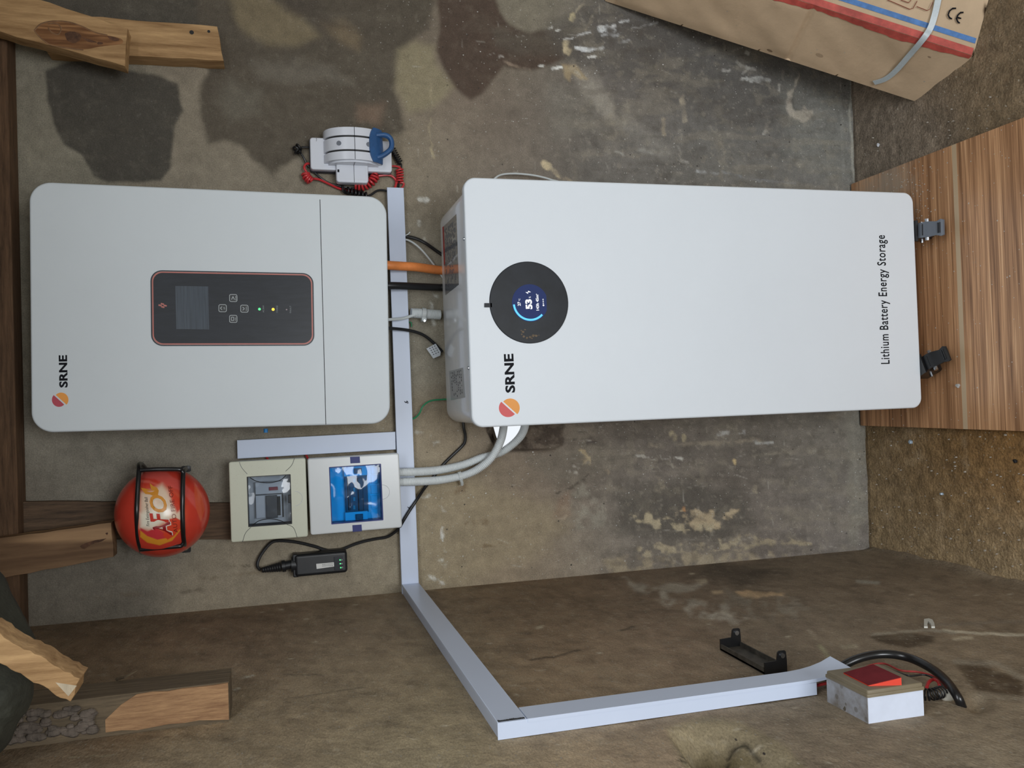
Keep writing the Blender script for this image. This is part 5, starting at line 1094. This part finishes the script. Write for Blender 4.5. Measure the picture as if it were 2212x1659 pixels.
for i in range(n): fs.append((i*8,(i+1)*8,m2+(i+1)*8,m2+i*8)); fs.append((i*8+7,m2+i*8+7,m2+(i+1)*8+7,(i+1)*8+7))
mb.add(vs, fs); hd = t.part('blue_handle', mb, M_bluep, None, 'blue plastic carry handle')
mb = MB(); hc = .058
lp = smooth_path([BACK.p(*BACK.px(u,v,hc),hc) for u,v in ((812,293),(830,292),(841,297),(846,307),(845,320),(837,329),(825,337),(814,341))], 6)
tube(mb, lp, .0078, 12, flat=.7); t.part('handle_loop', mb, M_bluep, hd)
GL = 'coiled leads of the drum-shaped unit'
def lead(label, P3, m_, r_=.0022):
    pts = []
    for kind, pp, *a_ in P3:
        Pp = bpath(pp, 8); pts += list(coil(Pp, a_[0], a_[1], 14)) if kind == 'c' else list(Pp)
    Q = [pts[0]]
    for p_ in pts[1:]:
        if np.linalg.norm(p_-Q[-1]) > .0006: Q.append(p_)
    mb = MB(); tube(mb, Q, r_, 8); solo('coiled_lead', label, 'cable', mb, m_, GL)
lead('black coiled lead on the ceiling side of the drum-shaped unit', [('s',[(670,318,.012),(655,318,.013),(648,320,.014)]),('c',[(648,316,.014),(640,322,.014),(646,331,.014)],.0062,3.5),('s',[(650,331,.014),(657,343,.013),(663,355,.010),(672,365,.008),(690,382,.008),(710,395,.006),(738,403,.006),(770,408,.006)])], M_cable)
lead('red coiled lead on the ceiling side of the drum-shaped unit', [('s',[(672,354,.012),(662,354,.014),(657,362,.016),(662,371,.016)]),('c',[(660,374,.019),(662,382,.019),(672,392,.019)],.0072,4.5),('s',[(676,386,.012),(690,388,.010),(712,398,.008),(735,408,.007),(765,414,.006)])], M_redc, .0025)
lead('black coiled lead between the drum-shaped unit and the inverter', [('s',[(741,385,.012),(741,398,.014),(741,412,.014),(748,418,.012)]),('c',[(745,411,.012),(765,416,.012),(795,424,.012)],.0062,6.5),('s',[(795,424,.010),(803,420,.010),(815,412,.010),(828,411,.012),(842,415,.012)])], M_cable, .0024)
lead('red coiled lead curving below the side arm of the drum-shaped unit', [('s',[(776,390,.012),(772,394,.014),(766,398,.014)]),('c',[(768,400,.014),(785,402,.014),(802,393,.016),(812,378,.014)],.0082,8),('s',[(816,380,.012),(838,378,.012),(850,383,.010),(856,393,.010),(853,406,.012)])], M_redc, .0025)
lead('black coiled lead on the floor side of the drum-shaped unit', [('c',[(848,322,.010),(856,337,.010),(865,353,.010)],.0052,7),('s',[(866,353,.010),(867,360,.008),(863,380,.006),(861,408,.008)])], M_cable, .0018)
lead('red coiled lead dropping into the open end of the level trunking', [('s',[(845,359,.012),(855,359,.012),(865,362,.012)]),('c',[(863,365,.012),(864,380,.012),(863,394,.012)],.0068,5),('s',[(866,394,.010),(872,396,.010),(871,402,.010),(866,408,.010)])], M_redc, .0020)

# ------------------------------------------------------------------ fire ball and its bracket
BR = .0835; bcy = .098
qb = BACK.px(352,1106,bcy); BCN = np.array(BACK.p(*qb,bcy))
def ball_hit(u, v, dr=.0):
    d = ray(u, v); d = d/np.linalg.norm(d); o = CP-BCN; b_ = o@d; c_ = o@o-(BR+dr)**2; D = b_*b_-c_
    return CP+d*(-b_-math.sqrt(max(D,0)))
nu, nv = 520, 360; th = np.linspace(0, np.pi, nv+1); ph = np.linspace(0, 2*np.pi, nu, endpoint=False)
TH, PH = np.meshgrid(th, ph, indexing='ij'); Pn = np.stack([np.sin(TH)*np.cos(PH), np.cos(TH), np.sin(TH)*np.sin(PH)], -1).reshape(-1,3)
Pw = BCN+BR*Pn; Ub, Vb = proj(Pw); front = (Pw[:,1] < BCN[1])
Cb = np.tile(s2l((208,66,50)), (len(Pw),1)); KALB = 1.0
def BP(P, col, soft=2.5, a=1.0, **k):
    C2 = Cb.copy(); paint(C2, Ub, Vb, None, P, col, soft=soft, warp=0, a=a, seed=1, **k); Cb[front] = C2[front]
BP([(300,1015),(352,1012),(372,1030),(396,1042),(425,1072),(432,1086),(424,1100),(404,1075),(384,1058),(358,1048),(335,1035),(300,1032)],(214,88,78))
BP([(303,1036),(322,1038),(345,1048),(356,1058),(346,1052),(325,1044),(303,1042)],(222,104,88))
BP([(303,1060),(345,1050),(392,1072),(398,1110),(395,1136),(340,1150),(303,1140)],(216,104,72),soft=14)
BP([(303,1064),(326,1060),(350,1046),(362,1060),(376,1092),(392,1098),(394,1126),(352,1130),(322,1146),(303,1140)],(232,205,180),soft=8)
BP([(303,1110),(345,1092),(364,1096),(360,1120),(330,1140),(305,1138)],(242,232,212),soft=8)
BP([(303,1140),(318,1148),(338,1140),(352,1150),(362,1168),(330,1170),(305,1160)],(206,60,66),soft=2)
BP([(303,1146),(318,1158),(340,1166),(362,1162),(384,1140),(390,1145),(372,1168),(345,1178),(318,1172),(303,1160)],(226,152,50),soft=1.5)
BP([(362,1122),(380,1118),(390,1124),(389,1142),(376,1158),(362,1166),(352,1156),(362,1142)],(216,70,45),soft=1.5)
BP([(420,1040),(436,1070),(442,1100),(434,1128),(424,1100),(420,1070)],(218,92,60),soft=1.2)
BP([(366,1055),(374,1062),(392,1080),(392,1100),(382,1108),(372,1085)],(212,66,42),soft=4)
fs = [(i*nu+j, i*nu+(j+1)%nu, (i+1)*nu+(j+1)%nu, (i+1)*nu+j) for i in range(nv) for j in range(nu)]
me = bpy.data.meshes.new('fire_ball'); me.from_pydata((Pw-BCN).tolist(), [], fs); at = me.attributes.new('print', 'FLOAT_COLOR', 'POINT'); at.data.foreach_set('color', np.c_[Cb, np.ones(len(Cb))].astype(np.float32).ravel()); me.shade_smooth()
me.materials.append(mat('printed_glossy_film', (.6,.05,.03,1), .22, spec=.5, vcol='print', noise=(30,.05), bump=(8,.0012)))
fb = bpy.data.objects.new('fire_extinguisher_ball', me); fb.location = BCN; COL.objects.link(fb); tag(fb, 'red printed fire extinguisher ball sitting in the black wire holder', 'fire extinguisher')
def ball_text(s, A_, B_, h, m_, off=0, shear=0, dr=.0005, sp=1.0, lab=None):
    v, f = textmesh(s, off, shear, sp); x0, x1, y1 = v[:,0].min(), v[:,0].max(), v[:,1].max()
    A_ = np.array(A_,float); B_ = np.array(B_,float); ax = B_-A_; ay = np.array([ax[1],-ax[0]]); ay = ay/np.linalg.norm(ay)*h   # up on the label = toward smaller u
    mb = MB(); mb.add([ball_hit(*(A_+ax*(a-x0)/(x1-x0)+ay*b/y1), dr) for a, b in v], f)
    o = bpy.data.objects.new('lettering', mkmesh('lettering', mb, m_, BCN)); COL.objects.link(o); o.parent = fb
ball_text('Fire Extinguisher Ball', (323,1136.5), (318.5,1073.5), 6.5, M_ink, shear=.2)
M_wp = mat('cream_print',(.8,.72,.62,1),.3); M_ared = mat('dark_red_print',(.28,.012,.015,1),.3); M_fred = mat('orange_red_print',(.62,.05,.03,1),.3); M_gold = mat('gold_print',(.72,.30,.04,1),.3); M_mar = mat('maroon_print',(.2,.02,.01,1),.3)
for s, A_, B_, m_ in (('A',(371,1157),(366,1127),M_ared),('F',(364,1129),(360,1103),M_fred),('O',(360,1106),(358,1068),M_gold)):
    ball_text(s, A_, B_, 39 if s != 'O' else 37, M_wp, off=.055, shear=.25, dr=.0004); ball_text(s, A_, B_, 38 if s != 'O' else 36, m_, off=.022, shear=.25, dr=.0009)
mb = MB(); fl_ = [(304,1053.5),(313,1055),(320,1057),(328,1060),(325,1052),(323.5,1043.5),(331,1050),(339,1053),(343,1060),(341,1070),(336,1076),(329,1080),(331,1071),(324,1068),(314,1067),(308,1060)]
cen = np.mean(fl_,0); vs = [ball_hit(*p_, .0009) for p_ in fl_]; 
from mathutils.geometry import tessellate_polygon
tri = tessellate_polygon([[Vector((p_[0],p_[1],0)) for p_ in fl_]]); mb.add(vs, [tuple(x) for x in tri])
o = bpy.data.objects.new('flame_motif', mkmesh('flame_motif', mb, M_gold, BCN)); COL.objects.link(o); o.parent = fb
ball_text('AUTO FIRE OFF', (384.5,1150), (372,1049), 9, M_mar)
t = Thing('ball_holder', 'black wire holder fixed to the wall around the red fire ball', 'holder', W(352,1106,0))
hc = .165; rw = .0042
g3 = lambda u,v,c: BACK.p(*BACK.px(u,v,c),c)
mb = MB(); tube(mb, smooth_path([g3(314,1012,.004),g3(306,1003,.06),g3(300,1004,.11),g3(300,1016,.145),g3(299,1035,.160),g3(297,1070,hc+.004),g3(295.5,1105,hc+.010),g3(296.5,1140,hc+.004),g3(299,1165,.160),g3(303,1182,.145),g3(306,1193,.11),g3(313,1192,.06),g3(316,1186,.004)], 8), rw, 12); t.part('upper_ring', mb, M_blackm)
mb = MB(); tube(mb, smooth_path([g3(402,1012,.004),g3(400,1014,.06),g3(398,1015,.11),g3(396,1020,.143),g3(395,1035,.158),g3(394.5,1070,hc+.004),g3(394,1105,hc+.006),g3(395,1140,hc+.004),g3(396,1160,.158),g3(398,1174,.143),g3(400,1180,.11),g3(401,1184,.06),g3(402,1186,.004)], 8), rw, 12); t.part('lower_ring', mb, M_blackm)
for pts in ([(303,1016,.150),(340,1014,.153),(385,1014,.153),(392,1016,.150),(396,1022,.150)], [(304,1187,.148),(340,1184,.152),(385,1180,.152),(392,1178,.150),(396,1172,.150)]):
    mb = MB(); tube(mb, smooth_path([g3(*p_) for p_ in pts], 6), rw*.95, 12); t.part('side_bar', mb, M_blackm)
for v_ in (1013,1187):
    mb = MB(); q = BACK.px(402,v_,.003); slab(mb, BACK, rrect(q[0],q[1],.012,.018,.003,3), -.001, .004); t.part('wall_foot', mb, M_blackm)

# ------------------------------------------------------------------ timber at the ceiling
def plank(name, label, px4, c0, c1, m_, base=None, jag=0, nseg=10, extra=None):
    """px4: up-left .. corners of the front face seen at height c1 over the back wall"""
    base = base or BACK; q = [np.array(base.px(u,v,c1)) for u,v in px4]; rs = random.Random(len(label))
    pts = []
    for i in range(4):
        a, b = q[i], q[(i+1)%4]; n_ = nseg if np.linalg.norm(b-a) > .09 else 3
        for k in range(n_):
            p_ = a+(b-a)*k/n_; d = (b-a)/np.linalg.norm(b-a)
            if k: p_ = p_+np.array([-d[1],d[0]])*rs.uniform(-jag,jag)
            pts.append(tuple(p_))
    mb = MB(); slab(mb, base, pts, c0, c1, .0008, 2); 
    t_ = Thing(name, label, 'timber', base.p(*np.mean(pts,0),c0)); t_.part('plank', mb, m_); return t_
z_b = W(27,600,.055)[2]
mb = MB(); slab(mb, BACK, rect(AW+.004,1.15,z_b,1.985), .002, .055, .003); bm_ = solo('ceiling_beam', 'dark brown beam running along the wall just under the ceiling', 'beam', mb, M_wF)
tB = plank('timber_batten', 'pale batten nailed upright on the wall beside the ceiling, two nail holes near its end', [(110,28),(469,57),(483,131),(100,110)], .002, .046, M_wA, jag=.0012)
for (u,v,r_) in ((414,70,.0042),(451,68,.0028)):
    mb = MB(); q = BACK.px(u,v,.046); slab(mb, BACK, disc(BACK,*q,r_,16), .0455, .0464); tB.part('nail_hole', mb, M_slot)
tA = plank('timber_batten', 'pale sawn batten with a big brown knot lying over the nailed batten', [(-60,-40),(75,-2),(274,62),(270,143)][:0] or [(-70,-52),(276,62),(270,143),(-70,50)], .075, .112, M_wA, jag=.0012)
M_knot = mat('brown_knot', (.10,.045,.022,1), .8, noise=(70,.6), bump=(90,.002))
M_knr = mat('knot_ring', (.22,.12,.06,1), .8, noise=(70,.4))
mb = MB(); rs = random.Random(11)
def blob(mb, fr, pts, c, n=3):
    P_ = smooth_path([(u,v,0) for u,v in pts+[pts[0]]], n)[:-1]; slab(mb, fr, ccw([fr.px(a+rs.uniform(-.6,.6),b+rs.uniform(-.6,.6),c) for a,b,_ in P_]), c-.0005, c+.0002)
for pts in ([(140,72),(152,68),(166,70),(176,78),(172,88),(158,93),(144,86)], [(232,78),(245,80),(258,85),(252,89),(238,86)], [(212,90),(222,92),(220,96),(210,95)], [(176,80),(196,86),(210,92),(190,90)]): blob(mb, BACK, pts, .112)
mbh = MB(); hpts = [(74,66),(88,53),(112,47),(145,48),(175,57),(205,71),(236,77),(262,84),(264,94),(240,98),(214,101),(180,107),(140,102),(110,96),(95,87),(82,76)]
P_h = smooth_path([(u,v,0) for u,v in hpts+[hpts[0]]], 3)[:-1]; slab(mbh, BACK, ccw([BACK.px(a,b,.112) for a,b,_ in P_h]), .1114, .11208)
tA.part('knot_figure', mbh, wood('darker_knotty_grain', rgb(96,60,34), rgb(168,122,80), 'z', 2.2, rings=.7), None, 'darker swirled grain round the knot')
tA.part('knot', mb, M_knot, None, 'dark brown knot')
mb = MB()
for pts in ([(74,66),(88,52),(112,46),(145,47),(175,56),(205,70),(232,76)], [(74,66),(82,76),(95,88),(110,97),(140,103),(180,108)], [(104,52),(120,50),(132,60),(126,74),(112,70),(104,60)]):
    tube(mb, [BACK.p(*BACK.px(q[0],q[1],.112),.1117) for q in smooth_path([(a,b,0) for a,b in pts],5)], .0013, 5)
tA.part('growth_ring', mb, M_knr)
plank('timber_batten', 'weathered dark batten on the wall running down behind the fire ball', [(10,1083),(505,1087),(505,1166),(10,1166)], .001, .020, M_wB, jag=.001)
tD = plank('timber_batten', 'brown ring-grained batten near the fire ball, sawn square at its end', [(-60,1172),(240,1129),(245,1203),(-60,1262)], .052, .090, M_wC, jag=.001)
mb = MB(); blob(mb, BACK, [(228,1152),(231,1150),(234,1152),(231,1156)], .09, 2); blob(mb, BACK, [(172,1180),(195,1170),(228,1163),(222,1168),(198,1176),(182,1186)], .09); tD.part('knot', mb, M_knot)
# batten on the side wall
SX = .05
q0, q1 = S(150,1480,SX), S(497,1438,SX)
zt_, zb_ = S(120,1515,SX)[2], S(497,1458,SX)[2]
t = Thing('timber_batten', 'square batten fixed to the side wall, its front face freshly sawn orange', 'timber', (AW,-.62,zb_))
mb = MB(); fr2 = LEFT; slab(mb, LEFT, [(-.648,zb_),(-.588,zb_),(-.592,zt_+.12),(-.655,zt_+.12)], -.001, SX, .001, 2); t.part('body', mb, M_wE)
mb = MB(); fr3 = Fr((0,-.6485,0),(1,0,0),(0,0,1),(0,-1,0)); rs = random.Random(9)
zk = S(255,1540,0.0)[2]; L_ = [(AW+.002,zb_+.001),(AW+SX-.001,zb_+.001)]; R_ = []
for k in range(1,9): L_.append((AW+SX-.001-.002*rs.random()-(.028 if k == 8 else .01 if k == 7 else 0), zb_+(zk-zb_)*k/8))
for k in range(8,0,-1): L_.append((AW+.003+rs.uniform(0,.004), zb_+(zk-zb_)*k/8))
slab(mb, fr3, L_, -.003, .003); t.part('sawn_face', mb, M_wD, None, 'freshly sawn orange face')
mb = MB(); 
for k in range(110):
    z_ = zk+.012+rs.random()*(zt_+.06-zk); x_ = AW+.008+rs.random()*.034; sphere(mb, (x_,-.654-.002*rs.random(),z_), rs.uniform(.002,.0058), 6, 4, (1,.8,1.5))
t.part('bark', mb, M_bark, None, 'flaky grey bark left on the batten', sharp=20)
mb = MB(); q = [S(252,1467,.05),S(270,1462,.058),S(296,1449,.066)]; tube(mb, q, [.0024,.002,.0005], 5); t.part('splinter', mb, M_wE)
# stub beam with cloth
tF = plank('timber_stub', 'short beam end with furry sawn edges poking out of the dark green cloth', [(-70,1332),(173,1466),(152,1516),(-70,1398)], .785, .825, M_wA, jag=.0016, nseg=22)
mb = MB(); q = [BACK.px(u,v,.825) for u,v in ((120,1474),(166,1481),(148,1504))]; slab(mb, BACK, ccw(q), .8245, .8254); tF.part('end_grain', mb, M_pale, None, 'pale freshly cut corner')
def cloth(label, pts, c, bul, seed, ce=None):
    P_ = np.array([(q[0],q[1]) for q in smooth_path([(a,b,0) for a,b in pts+[pts[0]]], 6)[:-1]]); cen = np.array(ce) if ce else P_.mean(0); n = len(P_); K = 14
    vs = []; fs = []; side = []
    for s_ in (1,-1):
        o = len(vs)
        for k in range(K+1):
            r_ = 1-k/K
            for i in range(n):
                u, v = cen+(P_[i]-cen)*r_; h_ = bul*(1-r_**3)*s_+.022*float(fbm(np.array([u]),np.array([v]),.03,4,seed)[0])*(1-r_**4)
                vs.append(BACK.p(*BACK.px(u,v,c),c+h_))
        for k in range(K):
            for i in range(n): j = (i+1)%n; fs.append((o+k*n+i,o+k*n+j,o+(k+1)*n+j,o+(k+1)*n+i))
    mb = MB(); mb.add(vs, fs); solo('dark_cloth', label, 'cloth', mb, M_tarp, sharp=80)
cloth('dark green cloth draped in the corner between the ceiling beam and the stub beam', [(-90,1180),(-10,1225),(30,1300),(75,1385),(88,1412),(60,1420),(10,1400),(-90,1390)], .50, .05, 5, (-10,1320))
cloth('dark green cloth bundle bulging on the outer side of the stub beam', [(-90,1400),(10,1425),(60,1448),(73,1490),(62,1530),(40,1560),(20,1605),(-20,1640),(-90,1660)], .725, .045, 6, (0,1520))

# ------------------------------------------------------------------ cardboard box
A3 = np.array([.493,-.388,0]); B3 = np.array([.458,-.216,0]); C3 = np.array([.589,-.432,0]); 
d = W(1300,0,0)-B3; Lb = np.linalg.norm(d)*.99; d = d/np.linalg.norm(d)
wv = (C3-A3); wv = wv/np.linalg.norm(wv)*.34; dv = B3-A3
t = Thing('cardboard_box', 'long brown cardboard carton with red and blue stripes leaning against the wall', 'box', (A3+B3+wv)/2)
def bp_(s, w, l): return A3+dv*s+wv*w+d*(Lb*l)          # s depth 0 front..1 back, w width, l length
def dent(s, w, l, k):
    return .0011*math.sin(9*l+5*s+k)+.0007*math.sin(23*l+11*s+2*k)+.0004*math.sin(57*l+17*s)
def facegrid(mb, f, n1, n2):
    vs = []; fs = []
    for i in range(n1+1):
        for j in range(n2+1): vs.append(f(i/n1, j/n2))
    for i in range(n1):
        for j in range(n2): fs.append((i*(n2+1)+j,(i+1)*(n2+1)+j,(i+1)*(n2+1)+j+1,i*(n2+1)+j+1))
    mb.add(vs, fs)
nl = np.cross(dv, d); nl /= np.linalg.norm(nl); nl = nl if nl[0] < 0 else -nl      # outward of the left side
nf = np.cross(wv, d); nf /= np.linalg.norm(nf); nf = nf if nf[1] < 0 else -nf
def edge_w(x): return min(1, 8*min(x, 1-x))
def fL(s, l):
    b = edge_w(s)*edge_w(l); l0_ = .41+.06*(1-s); st_ = 1/(1+math.exp(max(-60,min(60,-(l-l0_)/.0022)))); return bp_(s,0,l)+nl*(dent(s,0,l,1)*b*1.2+.0040*st_*(l < .97)*edge_w(s)-.004*math.exp(-((l-l0_+.006)/.006)**2))+d*(-.006*math.sin(s*3))*(l<.02)
def fFr(w, l): return bp_(0,w,l)+nf*dent(w,0,l,3)*edge_w(w)*edge_w(l)
def fBt(s, w): return bp_(s,w,0)
def fBk(w, l): return bp_(1,w,l)
def fRt(s, l): return bp_(s,1,l)
def fTp(s, w): return bp_(s,w,1)
mb = MB()
facegrid(mb, fL, 20, 260); facegrid(mb, fFr, 16, 70); facegrid(mb, fBt, 4, 4); facegrid(mb, fBk, 4, 8); facegrid(mb, fRt, 4, 8); facegrid(mb, fTp, 4, 4)
t.part('carton', mb, M_card, sharp=40)
def frontband(name, w0, w1, m_, lab=None, l0=0.005, l1=.99, side=0):
    mb = MB(); n = 70; vs = []; fs = []
    for i in range(n+1):
        l = l0+(l1-l0)*i/n
        for w in np.linspace(w0, w1, 3): vs.append(fFr(w, l)+nf*.0012)
    for i in range(n):
        for j in range(2): fs.append((i*3+j,i*3+j+1,(i+1)*3+j+1,(i+1)*3+j))
    mb.add(vs, fs); return t.part(name, mb, m_, None, lab)
frontband('red_stripe', .0, .040, M_cardred, 'worn red printed stripe along the edge'); frontband('blue_stripe', .066, .096, M_cardblue, 'blue printed stripe')
mb = MB(); n = 80; vs = []; fs = []; rs = random.Random(4)
for i in range(n+1):
    l = .004+.98*i/n; wdt = .05+.045*abs(math.sin(l*7))+.02*rs.random()
    for s in (0, wdt*.5, wdt): vs.append(fL(s, l)+nl*.0012)
for i in range(n):
    for j in range(2): fs.append((i*3+j,i*3+j+1,(i+1)*3+j+1,(i+1)*3+j))
mb.add(vs, fs); t.part('red_edge', mb, M_cardred, None, 'red print folded round onto the side')
# CE mark, drawn lines
def ftext(s, w0, l0, w1, l1, hgt, off=0):
    v, f = textmesh(s, off); x0,x1 = v[:,0].min(),v[:,0].max(); y1 = v[:,1].max()
    P0 = fFr(w0,l0); P1 = fFr(w1,l1); ax = P1-P0; ay = np.cross(nf, ax); ay = ay/np.linalg.norm(ay); 
    mb = MB(); mb.add([P0+ax*(a-x0)/(x1-x0)+ay*b/y1*hgt+nf*.0022 for a,b in v], f); return mb
def fpt(u, v):      # point of the front face seen at a pixel
    dd_ = ray(u,v); tt = np.dot(A3+nf*.004-CP, nf)/np.dot(dd_, nf); return CP+dd_*tt
def farc(cx, cy, r, a0, a1, wd_, sx=1.0):
    return [fpt(cx+r*math.cos(math.radians(a))*sx, cy+r*math.sin(math.radians(a))) for a in np.linspace(a0,a1,18)]
mb = MB()
tube(mb, [fpt(*q) for q in ((2065,18),(2058,18),(2051,24),(2048,32),(2051,38),(2056,41))], .0016, 6)
tube(mb, [fpt(*q) for q in ((2081,27),(2075,27),(2069,33),(2066,40),(2069,47),(2073,50))], .0016, 6); tube(mb, [fpt(*q) for q in ((2067,37),(2076,40))], .0014, 6)
t.part('ce_mark', mb, M_ink, None, 'black printed CE mark')
mb = MB()
for P_ in ([(1917,0),(1925,3),(1965,20),(1972,18),(1981,2)],[(1946,0),(1963,6),(1968,0)],[(1980,14),(2003,23),(2008,20),(2015,4)]): tube(mb, [fpt(*q) for q in P_], .0007, 5)
t.part('printed_outline', mb, M_mar)
# strap
mb = MB(); pts3 = []
def lpt(u,v):
    dd_ = ray(u,v); tt = np.dot(A3+nl*.003-CP, nl)/np.dot(dd_, nl); return CP+dd_*tt
SP = smooth_path([lpt(1888,178), lpt(1912,170), lpt(1935,152), lpt(1965,118), lpt(1993,84)+nl*.002, fpt(2008,62)+nf*.002, fpt(2018,35), fpt(2026,0), fpt(2034,-40)], 6)
T_, N_, B_ = frames(np.array(SP)); vs = []; fs = []
for i, p_ in enumerate(SP):
    nn = nl if i < 24 else nf; k_ = min(1,max(0,(i-21)/6)); nn = nl*(1-k_)+nf*k_; nn /= np.linalg.norm(nn); sd = np.cross(T_[i], nn); sd /= np.linalg.norm(sd)
    for a_, b_2 in ((-.0062,.0008),(.0062,.0008),(.0062,.002),(-.0062,.002)): vs.append(p_+sd*a_+nn*b_2)
for i in range(len(SP)-1):
    for k in range(4): fs.append((i*4+k,i*4+(k+1)%4,(i+1)*4+(k+1)%4,(i+1)*4+k))
fs += [(3,2,1,0),tuple(range(len(vs)-4,len(vs)))]; mb.add(vs, fs); t.part('strap', mb, M_strap, None, 'white plastic strapping band')

# ------------------------------------------------------------------ litter on the floor and board
rs = random.Random(12)
def chip(name, label, u, v, r_, m_, c=.0, cat='debris', fr=FLOOR, n=6, h=.003, group=None):
    q = fr.px(u,v,c); P_ = [(q[0]+r_*rs.uniform(.6,1.2)*math.cos(6.283*k/n), q[1]+r_*rs.uniform(.6,1.2)*math.sin(6.283*k/n)) for k in range(n)]
    mb = MB(); slab(mb, fr, P_, c, c+h, h*.3, 1); solo(name, label, cat, mb, m_, group)
chip('glass_chip', 'pale blue-grey chip lying on the floor next to the board edge', 1968, 955, .006, M_blue_glass, h=.006)
chip('glass_chip', 'small blue-grey chip farther out on the brown floor', 2036, 1067, .0045, M_blue_glass, h=.006)
chip('sealant_blob', 'clear whitish blob stuck on the board in front of the turned caster', 2070, 833, .0055, mat('clear_blob',(.55,.56,.55,1),.15,spec=.8), c=.016, h=.004, n=9)
chip('paper_scrap', 'tiny white paper scrap on the rough floor between board and carton', 1898, 313, .0045, mat('paper_white',(.75,.78,.85,1),.6), h=.005, n=4)
chip('stone_chip', 'small dark stone on the floor near the side-wall end of the board', 2194, 996, .005, M_black, h=.005)
q = FLOOR.px(1905,498,.016); mb = MB()
rs = random.Random(21)
for k in range(260):
    u, v = rs.gauss(1960,34), rs.gauss(430,60)
    if not(1850 < u < 2060 and 290 < v < 900): continue
    q = FLOOR.px(u,v,.016)
    if q[0] > .318 or q[1] > -.01: continue
    r_ = rs.uniform(.0005,.0016); slab(mb, FLOOR, [(q[0]+r_*math.cos(a_+k),q[1]+r_*math.sin(a_+k)) for a_ in (0,1.6,3.1,4.7)], .016, .016+r_*.8)
solo('cement_crumbs', 'cement crumbs scattered on the dusty corner of the board', 'debris', mb, mat('crumb',(.5,.47,.42,1),.8), kind='stuff')
mb = MB()
for k in range(420):
    u, v = rs.uniform(1850,2300), rs.uniform(150,1250); q = FLOOR.px(u,v,.001)
    if -.29 < q[0] < .33 and q[1] > -.62: continue
    if q[1] > -.01 or q[0] < AW+.02 or (q[0] > .42 and q[1] > -.5): continue
    r_ = rs.uniform(.0005,.002); slab(mb, FLOOR, [(q[0]+r_*math.cos(a_+k),q[1]+r_*math.sin(a_+k)) for a_ in (0,1.6,3.1,4.7)], .0, .003+r_*.8)
solo('floor_grit', 'pale grit scattered over the rough concrete floor', 'debris', mb, mat('grit',(.42,.38,.32,1),.8), kind='stuff')
